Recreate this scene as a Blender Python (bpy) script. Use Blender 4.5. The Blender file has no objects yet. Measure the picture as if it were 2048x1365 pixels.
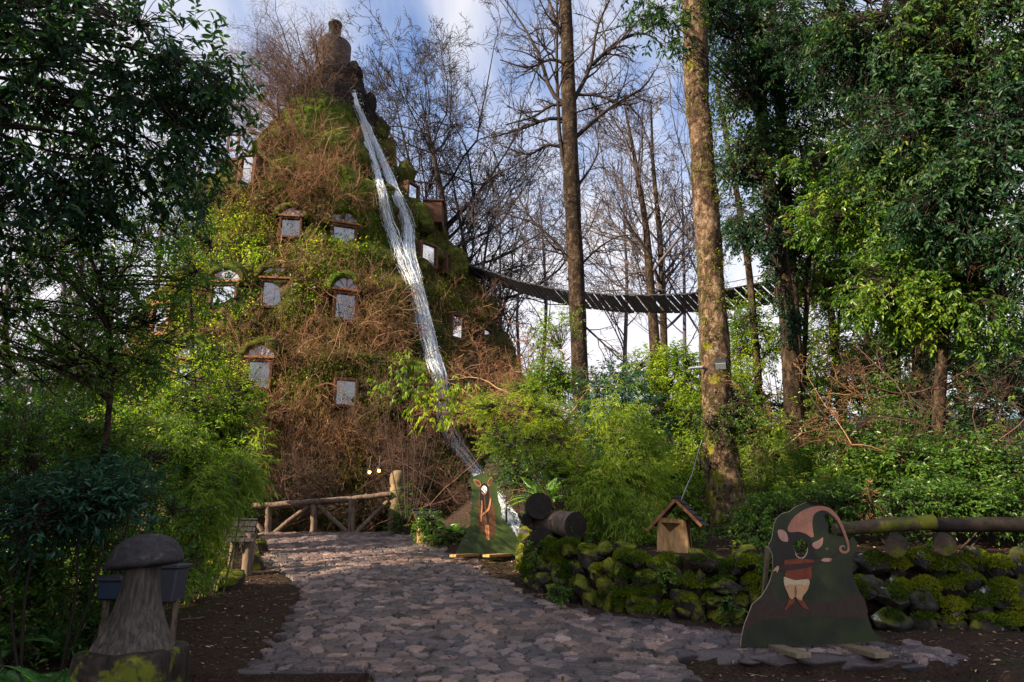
import bpy, math
import numpy as np
from mathutils import Vector
from mathutils.bvhtree import BVHTree
S = bpy.context.scene
COL = S.collection
rad = math.radians
rng = np.random.default_rng(7)

# ---------------------------------------------------------------- camera, sky, sun, exposure
W, H, FPX, PITCH = 2048, 1365, 1365.0, rad(14.7)
CAM = np.array([0.0, 0.0, 1.65])
cam = bpy.data.objects.new('camera', bpy.data.cameras.new('camera')); COL.objects.link(cam)
cam.location = CAM; cam.rotation_euler = (rad(90) + PITCH, 0, 0)
cam.data.sensor_width = 36; cam.data.lens = 36 * FPX / W
cam.data.clip_start = 0.1; cam.data.clip_end = 6000
S.camera = cam
SUN = np.array([-0.82, -0.42, 0.43]); SUN /= np.linalg.norm(SUN)
sl = bpy.data.lights.new('sun', 'SUN'); sl.energy = 5.0; sl.angle = rad(0.5); sl.color = (1.0, 0.80, 0.55)
so = bpy.data.objects.new('sun', sl); COL.objects.link(so)
so.rotation_euler = Vector(SUN).to_track_quat('Z', 'Y').to_euler()
so.location = (-20, -10, 30)
w = bpy.data.worlds.new('World'); S.world = w; w.use_nodes = True
nt = w.node_tree; nt.nodes.clear()
def WN(t, **k):
    n = nt.nodes.new(t)
    for a, b in k.items(): setattr(n, a, b)
    return n
out = WN('ShaderNodeOutputWorld'); bg = WN('ShaderNodeBackground'); bg.inputs['Strength'].default_value = 0.056
sky = WN('ShaderNodeTexSky', sky_type='NISHITA', sun_disc=False)
sky.sun_elevation = math.asin(SUN[2]); sky.sun_rotation = math.atan2(SUN[0], SUN[1])
sky.air_density = 1.1; sky.dust_density = 1.0; sky.ozone_density = 3.0
tc = WN('ShaderNodeTexCoord'); sp = WN('ShaderNodeSeparateXYZ'); nt.links.new(tc.outputs['Generated'], sp.inputs[0])
ad = WN('ShaderNodeMath', operation='ADD'); ad.inputs[1].default_value = 0.22; nt.links.new(sp.outputs['Z'], ad.inputs[0])
dx = WN('ShaderNodeMath', operation='DIVIDE'); nt.links.new(sp.outputs['X'], dx.inputs[0]); nt.links.new(ad.outputs[0], dx.inputs[1])
dy = WN('ShaderNodeMath', operation='DIVIDE'); nt.links.new(sp.outputs['Y'], dy.inputs[0]); nt.links.new(ad.outputs[0], dy.inputs[1])
cb = WN('ShaderNodeCombineXYZ'); nt.links.new(dx.outputs[0], cb.inputs[0]); nt.links.new(dy.outputs[0], cb.inputs[1])
mp = WN('ShaderNodeMapping'); mp.inputs['Rotation'].default_value = (0, 0, rad(-32)); mp.inputs['Scale'].default_value = (1.9, 0.75, 1); mp.inputs['Location'].default_value = (0.75, 0.15, 0)
nt.links.new(cb.outputs[0], mp.inputs['Vector'])
nz = WN('ShaderNodeTexNoise'); nz.inputs['Scale'].default_value = 1.25; nz.inputs['Detail'].default_value = 7; nz.inputs['Roughness'].default_value = 0.52; nz.inputs['Distortion'].default_value = 0.4
nt.links.new(mp.outputs[0], nz.inputs['Vector'])
cr = WN('ShaderNodeValToRGB'); cr.color_ramp.elements[0].position = 0.36; cr.color_ramp.elements[1].position = 0.53
nt.links.new(nz.outputs['Fac'], cr.inputs[0])
hz = WN('ShaderNodeMapRange'); hz.inputs['From Min'].default_value = 0.62; hz.inputs['From Max'].default_value = 0.22; nt.links.new(sp.outputs['Z'], hz.inputs['Value'])
mxf = WN('ShaderNodeMath', operation='MAXIMUM'); nt.links.new(cr.outputs[0], mxf.inputs[0]); nt.links.new(hz.outputs[0], mxf.inputs[1])
cc = WN('ShaderNodeValToRGB')
cc.color_ramp.elements[0].position = 0.45; cc.color_ramp.elements[0].color = (7.3, 7.2, 7.5, 1)
cc.color_ramp.elements[1].position = 0.75; cc.color_ramp.elements[1].color = (4.2, 4.5, 5.3, 1)
nt.links.new(nz.outputs['Fac'], cc.inputs[0])
tint = WN('ShaderNodeMix', data_type='RGBA', blend_type='MULTIPLY'); tint.inputs[0].default_value = 1
nt.links.new(sky.outputs[0], tint.inputs['A']); tint.inputs['B'].default_value = (1.5, 1.65, 1.95, 1)
hzc = WN('ShaderNodeMix', data_type='RGBA'); nt.links.new(hz.outputs[0], hzc.inputs[0]); nt.links.new(cc.outputs[0], hzc.inputs['A']); hzc.inputs['B'].default_value = (7.7, 7.55, 8.1, 1)
mx = WN('ShaderNodeMix', data_type='RGBA'); nt.links.new(mxf.outputs[0], mx.inputs[0]); nt.links.new(tint.outputs['Result'], mx.inputs['A']); nt.links.new(hzc.outputs['Result'], mx.inputs['B'])
nt.links.new(mx.outputs['Result'], bg.inputs['Color']); nt.links.new(bg.outputs[0], out.inputs['Surface'])
S.view_settings.view_transform = 'Standard'; S.view_settings.look = 'None'; S.view_settings.exposure = 1.36; S.view_settings.gamma = 1
S.cycles.max_bounces = 6; S.cycles.diffuse_bounces = 3; S.cycles.glossy_bounces = 2; S.cycles.transmission_bounces = 4; S.cycles.transparent_max_bounces = 6
S.cycles.caustics_reflective = False; S.cycles.caustics_refractive = False
S.cycles.use_denoising = True
try: S.cycles.denoiser = 'OPENIMAGEDENOISE'
except Exception: pass

# ---------------------------------------------------------------- maths
sP, cP = math.sin(PITCH), math.cos(PITCH)
def ray(px, py):
    cx = (np.asarray(px, float) - W / 2) / FPX; cy = (H / 2 - np.asarray(py, float)) / FPX
    d = np.stack([cx + 0 * cy, cP - cy * sP + 0 * cx, cy * cP + sP + 0 * cx], -1)
    return d
def at(px, py, Y):
    d = ray(px, py); return CAM + d * (np.asarray(Y, float) / d[..., 1])[..., None]
def mpp(Y): return Y / FPX            # metres per photo pixel, roughly
def norm(a): return a / np.maximum(np.linalg.norm(a, axis=-1, keepdims=True), 1e-9)
def ss(a, b, x):
    t = np.clip((np.asarray(x, float) - a) / (b - a), 0, 1); return t * t * (3 - 2 * t)
def hsh(i, j, k, s=0):
    n = (i.astype(np.int64) * 73856093) ^ (j.astype(np.int64) * 19349663) ^ (k.astype(np.int64) * 83492791) ^ (s * 2654435)
    n = (n ^ (n >> 13)) * 1274126177 & 0x7fffffff; n = (n ^ (n >> 15)) * 668265263 & 0x7fffffff
    return ((n ^ (n >> 12)) & 0xffffff) / float(0xffffff)
def vn(p, s=0):
    p = np.asarray(p, float); i = np.floor(p).astype(np.int64); f = p - i; f = f * f * (3 - 2 * f); r = 0
    for a in (0, 1):
        for b in (0, 1):
            for c in (0, 1):
                wgt = (f[..., 0] if a else 1 - f[..., 0]) * (f[..., 1] if b else 1 - f[..., 1]) * (f[..., 2] if c else 1 - f[..., 2])
                r = r + wgt * hsh(i[..., 0] + a, i[..., 1] + b, i[..., 2] + c, s)
    return r * 2 - 1
def fbm(p, o=4, s=0):
    r = 0; a = 1; t = 0
    for q in range(o): r = r + a * vn(p * 2 ** q + 17.3 * q, s + q); t += a; a *= .5
    return r / t
def inpoly(x, y, P):
    P = np.asarray(P); c = np.zeros(np.shape(x), bool); n = len(P)
    for i in range(n):
        x1, y1 = P[i]; x2, y2 = P[(i + 1) % n]
        c ^= ((y1 > y) != (y2 > y)) & (x < (x2 - x1) * (y - y1) / (y2 - y1 + 1e-12) + x1)
    return c

# ---------------------------------------------------------------- mesh building
class MB:
    def __init__(s): s.v = []; s.f = []; s.r = []; s.m = []; s.s = []; s.n = 0
    def add(s, v, f, rnd=0.5, m=0, smooth=False):
        v = np.asarray(v, float).reshape(-1, 3); f = np.asarray(f, int)
        if not len(v): return s
        s.v.append(v); s.f.append((f + s.n, m, smooth)); s.n += len(v)
        s.r.append(np.broadcast_to(np.asarray(rnd, float).reshape(-1) if np.ndim(rnd) else np.array([rnd]), (len(v),)).astype(float)); return s
    def build(s, name, mats, parent=None, origin=None):
        if not isinstance(mats, (list, tuple)): mats = [mats]
        v = np.concatenate(s.v); rnd = np.concatenate(s.r)
        o = np.zeros(3)
        if parent is not None:
            p = parent
            while p is not None: o = o + np.array(p.location); p = p.parent
        elif origin is not None: o = np.asarray(origin, float)
        me = bpy.data.meshes.new(name)
        me.vertices.add(len(v)); me.vertices.foreach_set('co', (v - o).astype(np.float32).ravel())
        li = np.concatenate([f.ravel() for f, _, _ in s.f]); cnt = np.concatenate([np.full(len(f), f.shape[1]) for f, _, _ in s.f])
        me.loops.add(len(li)); me.loops.foreach_set('vertex_index', li.astype(np.int32))
        me.polygons.add(len(cnt)); me.polygons.foreach_set('loop_start', (np.cumsum(cnt) - cnt).astype(np.int32))
        me.polygons.foreach_set('material_index', np.concatenate([np.full(len(f), m) for f, m, _ in s.f]).astype(np.int32))
        me.polygons.foreach_set('use_smooth', np.concatenate([np.full(len(f), q) for f, _, q in s.f]))
        me.update(calc_edges=True)
        a = me.attributes.new('rnd', 'FLOAT', 'POINT'); a.data.foreach_set('value', rnd.astype(np.float32))
        for q in mats: me.materials.append(q)
        ob = bpy.data.objects.new(name, me); COL.objects.link(ob)
        if parent is not None: ob.parent = parent
        elif origin is not None: ob.location = o
        return ob
def tag(o, label=None, cat=None, group=None, kind=None):
    for k, v in (('label', label), ('category', cat), ('group', group), ('kind', kind)):
        if v: o[k] = v
    return o
def thing(name, loc, label, cat, group=None):
    o = bpy.data.objects.new(name, None); COL.objects.link(o); o.location = tuple(float(c) for c in loc); o.empty_display_size = .2
    return tag(o, label, cat, group)

def tubes(mb, P, R, m=6, rnd=None, mat=0, cap=False, jit=0.0):
    P = np.asarray(P, float); R = np.asarray(R, float)
    if P.ndim == 2: P = P[None]; R = R[None]
    if len(P) == 0: return
    N, K, _ = P.shape; T = norm(np.gradient(P, axis=1)); mean = norm(P[:, -1] - P[:, 0])
    ax = np.eye(3)[np.argmin(np.abs(mean), axis=1)][:, None, :]
    U = norm(np.cross(T, ax + 0 * T)); V = np.cross(T, U)
    a = np.arange(m) * 2 * np.pi / m
    rr = R[..., None] * (1 + jit * rng.standard_normal((N, K, m))) if jit else R[..., None] * np.ones(m)
    v = P[:, :, None] + rr[..., None] * (U[:, :, None] * np.cos(a)[:, None] + V[:, :, None] * np.sin(a)[:, None])
    k, j = np.meshgrid(np.arange(K - 1), np.arange(m), indexing='ij'); j2 = (j + 1) % m
    q = np.stack([k * m + j, k * m + j2, (k + 1) * m + j2, (k + 1) * m + j], -1).reshape(-1, 4)
    f = (q[None] + (np.arange(N) * K * m)[:, None, None]).reshape(-1, 4)
    if rnd is None: rnd = rng.random(N)
    rv = np.repeat(np.broadcast_to(np.asarray(rnd, float), (N,)), K * m)
    mb.add(v, f, rv, mat, True)
    if cap:
        for n in range(N):
            mb.add(v[n, 0][::-1], [list(range(m))], rnd=rv[n * K * m], m=mat if cap is True else cap)
            mb.add(v[n, -1], [list(range(m))], rnd=rv[n * K * m], m=mat if cap is True else cap)
def box(mb, c, s, rz=0, m=0, rnd=.5, rot=None, bev=0.0):
    c = np.asarray(c, float); h = np.asarray(s, float) / 2
    if bev <= 0:
        v = np.array([[x, y, z] for x in (-1, 1) for y in (-1, 1) for z in (-1, 1)], float) * h
        f = [[0, 1, 3, 2], [4, 6, 7, 5], [0, 4, 5, 1], [2, 3, 7, 6], [0, 2, 6, 4], [1, 5, 7, 3]]
    else:
        b = bev; v = []; idx = {}
        for x in (-1, 1):
            for y in (-1, 1):
                for z in (-1, 1):
                    for k in range(3):
                        q = np.array([x, y, z]) * (h - b); q[k] = np.array([x, y, z])[k] * h[k]; idx[x, y, z, k] = len(v); v.append(q)
        f = []; v = np.array(v)
        for k in range(3):
            a_, b_ = (k + 1) % 3, (k + 2) % 3
            for sg in (-1, 1):
                loop = []
                for p, q in ((-1, -1), (1, -1), (1, 1), (-1, 1)):
                    e = [0, 0, 0]; e[k] = sg; e[a_] = p; e[b_] = q; loop.append(idx[e[0], e[1], e[2], k])
                f.append(loop if sg > 0 else loop[::-1])
            for p in (-1, 1):
                for q in (-1, 1):
                    e1 = [0, 0, 0]; e2 = [0, 0, 0]; e1[k] = -1; e2[k] = 1; e1[a_] = e2[a_] = p; e1[b_] = e2[b_] = q
                    l = [idx[(*e1, a_)], idx[(*e2, a_)], idx[(*e2, b_)], idx[(*e1, b_)]]
                    f.append(l)
        tri = [[idx[x, y, z, 0], idx[x, y, z, 1], idx[x, y, z, 2]] for x in (-1, 1) for y in (-1, 1) for z in (-1, 1)]
    if rot is not None: R = rot
    else: R = np.array([[math.cos(rz), -math.sin(rz), 0], [math.sin(rz), math.cos(rz), 0], [0, 0, 1]])
    v = v @ R.T + c; mb.add(v, f, rnd, m)
    if bev > 0: mb.add(v, tri, rnd, m)
def frame(x, y):                       # rotation matrix from local x and approximate local z axes
    x = norm(np.asarray(x, float)); z = norm(np.asarray(y, float) - x * np.dot(x, y)); return np.stack([x, np.cross(z, x), z], -1)
def lathe(mb, prof, c, n=32, m=0, rnd=.5, noise=0.0, nsc=3.0, sq=None):
    prof = np.asarray(prof, float); a = np.arange(n) * 2 * np.pi / n
    r = prof[:, 0][:, None] * np.ones(n)
    if sq is not None: r = r * (1 + sq * np.cos(4 * a))[None]
    v = np.stack([r * np.cos(a), r * np.sin(a), prof[:, 1][:, None] + 0 * a], -1)
    if noise: v = v + norm(v * [1, 1, 0.2]) * (noise * fbm(v * nsc + 5.1, 4))[..., None]
    K = len(prof); k, j = np.meshgrid(np.arange(K - 1), np.arange(n), indexing='ij'); j2 = (j + 1) % n
    mb.add(v + np.asarray(c), np.stack([k * n + j, k * n + j2, (k + 1) * n + j2, (k + 1) * n + j], -1).reshape(-1, 4), rnd, m, True)
def resamp(P, K):
    P = np.asarray(P, float); d = np.r_[0, np.cumsum(np.linalg.norm(np.diff(P[:, :3], axis=0), axis=1))]; t = np.linspace(0, d[-1], K)
    # smooth (Catmull-like via cosine of linear interp twice)
    q = np.stack([np.interp(t, d, P[:, i]) for i in range(P.shape[1])], -1)
    for _ in range(max(1, K // (2 * len(P)))): q[1:-1] = (q[:-2] + 2 * q[1:-1] + q[2:]) / 4
    return q

# growth: many curved twigs at once
def perp(d):
    r = rng.standard_normal(d.shape); return norm(r - d * np.sum(r * d, -1, keepdims=True))
def poly(P0, D, L, K=6, wig=.15, trop=(0, 0, 0)):
    P0 = np.asarray(P0, float); d = norm(np.asarray(D, float)); L = np.broadcast_to(np.asarray(L, float), (len(P0),))
    pts = [P0]; p = P0; trop = np.asarray(trop, float)
    for k in range(K - 1):
        d = norm(d + wig * rng.standard_normal(d.shape) + trop); p = p + d * (L / (K - 1))[:, None]; pts.append(p)
    return np.stack(pts, 1)
def kids(P, R, n, t0, t1, ang, ratio, K=6, wig=.15, trop=(0, 0, 0), rr=.6, taper=.3):
    N, K0, _ = P.shape; i = np.repeat(np.arange(N), n); t = rng.uniform(t0, t1, len(i)); f = t * (K0 - 1); k = np.minimum(f.astype(int), K0 - 2); g = (f - k)[:, None]
    p = P[i, k] * (1 - g) + P[i, k + 1] * g; tan = norm(P[i, k + 1] - P[i, k]); r0 = (R[i, k] * (1 - g[:, 0]) + R[i, k + 1] * g[:, 0]) * rr
    a = (ang * rng.uniform(.6, 1.3, len(i)))[:, None]; d = tan * np.cos(a) + perp(tan) * np.sin(a)
    PL = np.linalg.norm(np.diff(P, axis=1), axis=2).sum(1)[i]; L = ratio * PL * (1 - .45 * t) * rng.uniform(.55, 1.25, len(i))
    Q = poly(p, d, L, K, wig, trop); return Q, r0[:, None] * np.linspace(1, taper, K)
LEAF_N = 0
def leaves(mb, p, d, nrm, L, Wd, rnd, m=0, far=False):
    global LEAF_N
    N = len(p); LEAF_N += N
    L = np.broadcast_to(L, (N,))[:, None]; Wd = np.broadcast_to(Wd, (N,))[:, None]
    d = norm(d); s = norm(np.cross(d, nrm)); u = np.cross(s, d)
    if far:
        v = np.stack([p, p + d * L * .45 + s * Wd * .5, p + d * L - u * L * .1, p + d * L * .45 - s * Wd * .5], 1)
        f = (np.arange(4)[None] + 4 * np.arange(N)[:, None]); k = 4
    else:
        c = u * Wd * .16
        v = np.stack([p, p + d * L * .3 + s * Wd * .46 + c, p + d * L * .68 + s * Wd * .38 + c - u * L * .05, p + d * L - u * L * .14,
                      p + d * L * .68 - s * Wd * .38 + c - u * L * .05, p + d * L * .3 - s * Wd * .46 + c], 1)
        f = (np.array([[0, 1, 2, 3], [0, 3, 4, 5]])[None] + 6 * np.arange(N)[:, None, None]).reshape(-1, 4); k = 6
    mb.add(v, f, np.repeat(np.broadcast_to(rnd, (N,)), k), m)
def leaves_on(mb, P, n, L, Wd, spread=.9, droop=.25, rnd0=None, t0=.15, far=False, m=0, rv=.35, updir=.7):
    N, K, _ = P.shape
    i = np.repeat(np.arange(N), n); t = np.clip(np.tile(np.linspace(t0, 1, n), N) + rng.normal(0, .04, len(i)), 0, 1)
    f = t * (K - 1); k = np.minimum(f.astype(int), K - 2); g = (f - k)[:, None]
    p = P[i, k] * (1 - g) + P[i, k + 1] * g; tan = norm(P[i, k + 1] - P[i, k])
    side = norm(np.cross(tan, np.array([0, 0, 1.]) + .3 * rng.standard_normal(tan.shape))); sg = np.where(np.tile(np.arange(n), N) % 2, 1, -1)[:, None]
    d = tan * .6 + side * sg * spread + .28 * rng.standard_normal(tan.shape) + np.array([0, 0, -droop])
    nr = np.array([0, 0, updir]) + .45 * rng.standard_normal(tan.shape)
    if rnd0 is None: rnd0 = rng.random(N)
    leaves(mb, p, d, nr, L * rng.uniform(.7, 1.2, len(i)), Wd * rng.uniform(.75, 1.2, len(i)), np.clip(rnd0[i] * (1 - rv) + rv * rng.random(len(i)), 0, 1), m, far)

# ---------------------------------------------------------------- materials
def mat(name, rough=.8, spec=.3):
    m = bpy.data.materials.new(name); m.use_nodes = True; t = m.node_tree; b = t.nodes['Principled BSDF']
    b.inputs['Roughness'].default_value = rough; b.inputs['Specular IOR Level'].default_value = spec
    return m, t, b
def nd(t, ty, **k):
    n = t.nodes.new(ty)
    for a, b in k.items(): setattr(n, a, b)
    return n
def coord(t, scale=(1, 1, 1), kind='Object'):
    c = nd(t, 'ShaderNodeTexCoord'); m = nd(t, 'ShaderNodeMapping'); m.inputs['Scale'].default_value = scale; t.links.new(c.outputs[kind], m.inputs[0]); return m.outputs[0]
def noise(t, sc, det=5, ro=.55, vec=None, dist=0):
    n = nd(t, 'ShaderNodeTexNoise'); n.inputs['Scale'].default_value = sc; n.inputs['Detail'].default_value = det; n.inputs['Roughness'].default_value = ro; n.inputs['Distortion'].default_value = dist
    t.links.new(vec if vec is not None else coord(t), n.inputs['Vector']); return n.outputs['Fac']
def ramp(t, fac, stops):
    r = nd(t, 'ShaderNodeValToRGB'); e = r.color_ramp.elements
    while len(e) < len(stops): e.new(.5)
    for q, (p, c) in zip(e, stops): q.position = p; q.color = (*c, 1) if not np.isscalar(c) else (c, c, c, 1)
    t.links.new(fac, r.inputs[0]); return r.outputs[0]
def attr(t, n='rnd'):
    a = nd(t, 'ShaderNodeAttribute', attribute_name=n); return a.outputs['Fac']
def mixc(t, f, a, b, mode='MIX'):
    m = nd(t, 'ShaderNodeMix', data_type='RGBA', blend_type=mode)
    for s_, v in ((0, f), ('A', a), ('B', b)):
        i = m.inputs[s_]
        if isinstance(v, (int, float)): i.default_value = v
        elif isinstance(v, tuple): i.default_value = (*v, 1)
        else: t.links.new(v, i)
    return m.outputs['Result']
def mth(t, op, a, b=None):
    m = nd(t, 'ShaderNodeMath', operation=op)
    for i, v in enumerate((a, b)):
        if v is None: continue
        if isinstance(v, (int, float)): m.inputs[i].default_value = v
        else: t.links.new(v, m.inputs[i])
    return m.outputs[0]
def bump(t, b, h, st=.5, di=.02):
    n = nd(t, 'ShaderNodeBump'); n.inputs['Strength'].default_value = st; n.inputs['Distance'].default_value = di; t.links.new(h, n.inputs['Height']); t.links.new(n.outputs[0], b.inputs['Normal'])
def leafmat(name, stops, trans=.4, rough=.38, tcol=None, spec=.5):
    m, t, b = mat(name, rough, spec); c = ramp(t, attr(t), stops); t.links.new(c, b.inputs['Base Color'])
    tr = nd(t, 'ShaderNodeBsdfTranslucent'); t.links.new(mixc(t, 1.0, c, tcol or (1.8, 2.0, .7), 'MULTIPLY'), tr.inputs['Color'])
    mx = nd(t, 'ShaderNodeMixShader'); mx.inputs[0].default_value = trans; o = t.nodes['Material Output']
    t.links.new(b.outputs[0], mx.inputs[1]); t.links.new(tr.outputs[0], mx.inputs[2]); t.links.new(mx.outputs[0], o.inputs['Surface']); return m
def woodmat(name, stops, grain=(6, 6, 1), sc=4, rough=.8, bst=.5, moss=None, mossw=(.55, .65)):
    m, t, b = mat(name, rough, .25); v = coord(t, grain); n = noise(t, sc, 6, .6, v, .5)
    c = ramp(t, n, stops); big = noise(t, 1.3, 3); c = mixc(t, 1.0, c, ramp(t, big, [(.3, .7), (.7, 1.15)]), 'MULTIPLY')
    if moss:
        mf = ramp(t, noise(t, 2.3, 6, .7), [(mossw[0], 0.), (mossw[1], 1.)]); c = mixc(t, mf, c, moss)
    t.links.new(c, b.inputs['Base Color']); bump(t, b, n, bst, .02); return m
M = {}
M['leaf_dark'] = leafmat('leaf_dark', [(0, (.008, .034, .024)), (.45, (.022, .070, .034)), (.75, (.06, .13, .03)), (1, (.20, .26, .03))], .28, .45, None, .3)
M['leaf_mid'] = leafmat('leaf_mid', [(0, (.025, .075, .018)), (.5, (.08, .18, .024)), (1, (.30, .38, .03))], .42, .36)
M['leaf_yel'] = leafmat('leaf_yel', [(0, (.06, .13, .015)), (.5, (.20, .30, .02)), (1, (.48, .48, .03))], .5, .4)  # yellow leaf colour; stands in for sunlight on the thickets and backlit tree
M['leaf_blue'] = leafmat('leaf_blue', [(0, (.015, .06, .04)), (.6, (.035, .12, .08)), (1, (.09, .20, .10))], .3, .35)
M['bamboo'] = leafmat('bamboo', [(0, (.05, .11, .02)), (.45, (.17, .27, .03)), (1, (.50, .52, .06))], .5, .4)
M['fern'] = leafmat('fern', [(0, (.04, .13, .05)), (.5, (.10, .25, .07)), (1, (.26, .40, .09))], .4, .4)
M['grass'] = leafmat('grass', [(0, (.07, .06, .02)), (.4, (.16, .13, .03)), (.7, (.24, .14, .045)), (1, (.36, .26, .08))], .3, .6, (1.2, 1.1, .8))
M['mossleaf'] = leafmat('mossleaf', [(0, (.03, .06, .008)), (.5, (.09, .14, .01)), (1, (.24, .26, .015))], .3, .7, (1.4, 1.5, .6), .1)
def twigmat(name, stops):
    m, t, b = mat(name, .75, .25); t.links.new(ramp(t, attr(t), stops), b.inputs['Base Color']); return m
M['twig_dark'] = twigmat('twig_dark', [(0, (.016, .012, .011)), (1, (.055, .038, .032))])
M['twig_red'] = twigmat('twig_red', [(0, (.10, .045, .025)), (.6, (.22, .11, .06)), (1, (.42, .27, .15))])
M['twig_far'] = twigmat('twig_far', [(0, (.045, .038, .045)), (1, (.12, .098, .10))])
M['stem_green'] = twigmat('stem_green', [(0, (.06, .09, .02)), (1, (.16, .15, .05))])

M['twig_brown'] = twigmat('twig_brown', [(0, (.035, .022, .02)), (.7, (.10, .055, .04)), (1, (.20, .12, .08))])
def barkmat(name, light=1.0, moss=.5):
    m, t, b = mat(name, .85, .2)
    v = coord(t, (1, 1, .7)); n = noise(t, 9, 9, .72, v, .6); n2 = noise(t, 2.2, 5, .6, coord(t, (1, 1, .8)))
    c = ramp(t, n, [(.33, (.018 * light, .011 * light, .008 * light)), (.44, (.10 * light, .058 * light, .034 * light)), (.53, (.22 * light, .145 * light, .092 * light)), (.66, (.46 * light, .35 * light, .25 * light))])
    c = mixc(t, ramp(t, n2, [(.47, 0.), (.53, .8)]), c, mixc(t, 1.0, c, (.28, .26, .25), 'MULTIPLY')); n5 = noise(t, 5.5, 5, .6, coord(t, (1.3, 1.3, .5))); c = mixc(t, ramp(t, n5, [(.59, 0.), (.63, .6)]), c, (.44 * light, .30 * light, .19 * light))
    vo = noise(t, 4.6, 7, .65, coord(t, (1, 1, 2.0))); c = mixc(t, ramp(t, vo, [(.63, 0.), (.66, .75)]), c, (.42 * light, .40 * light, .34 * light))
    mo = noise(t, 1.7, 6, .7, coord(t, (1.2, 1.2, .8))); sp_ = nd(t, 'ShaderNodeSeparateXYZ'); t.links.new(coord(t), sp_.inputs[0])
    mr = nd(t, 'ShaderNodeMapRange'); t.links.new(sp_.outputs['Z'], mr.inputs['Value']); mr.inputs['From Min'].default_value = 6.0; mr.inputs['From Max'].default_value = 0.5; mr.inputs['To Min'].default_value = -.08; mr.inputs['To Max'].default_value = .07
    c = mixc(t, ramp(t, mth(t, 'ADD', mo, mr.outputs[0]), [(.615 - moss * .05, 0.), (.64 - moss * .05, .85)]), c, ramp(t, n, [(.35, (.05, .055, .006)), (.6, (.24, .23, .018))]))
    t.links.new(c, b.inputs['Base Color']); bump(t, b, mth(t, 'ADD', n, mth(t, 'MULTIPLY', n2, .6)), 1.0, .10); return m
M['bark'] = barkmat('bark', .72, .9); M['bark_dark'] = barkmat('bark_dark', .28, -.2); M['bark_mid'] = barkmat('bark_mid', .27, -.6)

# ---------------------------------------------------------------- ground shape
WALLX = np.array([.35, .6, 1.0, 1.9, 2.8, 4, 5.5, 7, 40]); WALLY = np.array([13.2, 12.7, 12.15, 11.35, 10.95, 10.7, 10.5, 10.4, 10.2])
def base_z(y):
    return .108 * np.clip(y - 9.2, 0, 11.9) + 0 * y
def gz(x, y):
    x = np.asarray(x, float); y = np.asarray(y, float); z = base_z(y)
    z = z + .25 * ss(-5.2, -8, x) * ss(20, 12, y)                                # left verge
    z = z - .9 * ss(21.2, 23.5, y) * ss(-.5, -3, x)                               # dips behind the fence
    wy = np.interp(x, WALLX, WALLY)
    ter = ss(.02, .28, y - wy - .22) * ss(.5, .75, x)
    T = 1.08 + .07 * (y - 11) + .23 * np.maximum(0, x - 5) * ss(11.5, 18, y); T = np.minimum(T, 5.5)
    bank = ss(-3.0, .3, x) * ss(17.0, 17.6, y) * (.42 * np.clip(y - 17.2, 0, 9.5))
    T = np.maximum(T, z + bank); z2 = z * (1 - ter) + T * ter
    z2 = np.maximum(z2, z + bank)
    low = ss(8.35, 8.3, y) * ss(-1.57, -1.62, x)                                   # below the front steps
    fr = np.interp(x, [2.0, 3.2, 4.6, 5.6, 6.4], [9.35, 9.27, 9.09, 8.92, 8.8])
    low = np.maximum(low, ss(0, -.05, y - fr) * ss(2.02, 2.07, x) * ss(5.55, 5.15, x))
    z2 = z2 - .2 * low - .10 * ss(8.0, 7.0, y) * (1 - low)
    far = ss(55, 90, np.hypot(x, y)); return z2 * (1 - far) + 1.0 * far
def gnoise(x, y): p = np.stack([x, y, 0 * x], -1); return .05 * fbm(p * .8, 3) + .018 * fbm(p * 5, 3, 9)
def gp(px, py, n=0):
    d = ray(px, py); t = 5.0
    for _ in range(4000):
        p = CAM + d * t
        if p[2] <= gz(p[0], p[1]): return p
        t += .01 + t * .0004
    return p
# ---------------------------------------------------------------- ground
def axis(a, b, step, lo, hi, g=1.12):
    c = list(np.arange(a, b, step)); s = step; x = a; L = []
    while x > lo: s *= g; x -= s; L.append(x)
    s = step; x = c[-1]; R = []
    while x < hi: s *= g; x += s; R.append(x)
    return np.array(L[::-1] + c + R)
xs = axis(-9, 9, .06, -2500, 2500); ys = axis(6, 24, .06, -2500, 2500)
X, Y = np.meshgrid(xs, ys, indexing='ij')
PATHPX = [(505, 1068), (512, 1090), (530, 1125), (585, 1165), (590, 1200), (560, 1240), (535, 1300), (500, 1345), (745, 1345), (735, 1400), (1345, 1400), (1345, 1312), (1480, 1306), (1700, 1297), (1930, 1326), (1955, 1312), (1800, 1285), (1500, 1272), (1390, 1250), (1200, 1228), (1075, 1195), (1010, 1160), (960, 1128), (930, 1112), (880, 1092), (865, 1080), (850, 1066)]
PATH = []
for q in PATHPX:
    p = gp(*q); PATH.append((p[0], p[1]))
PATH = np.array(PATH); PATH[0, 1] = 21.35; PATH[-1] = (-2.35, 21.35); PATH[0, 0] = -7.7
PATH[7:9, 1] = 8.36; PATH[7, 0] = -3.1; PATH[8, 0] = -1.58; PATH[9] = (-1.58, 6.4); PATH[10] = (2.0, 6.4); PATH[11] = (2.0, 9.38); PATH[12] = (3.2, 9.30); PATH[13] = (4.6, 9.12); PATH[14] = (5.35, 9.0); PATH[15] = (5.75, 9.3); PATH[16] = (5.3, 9.85)
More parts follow.
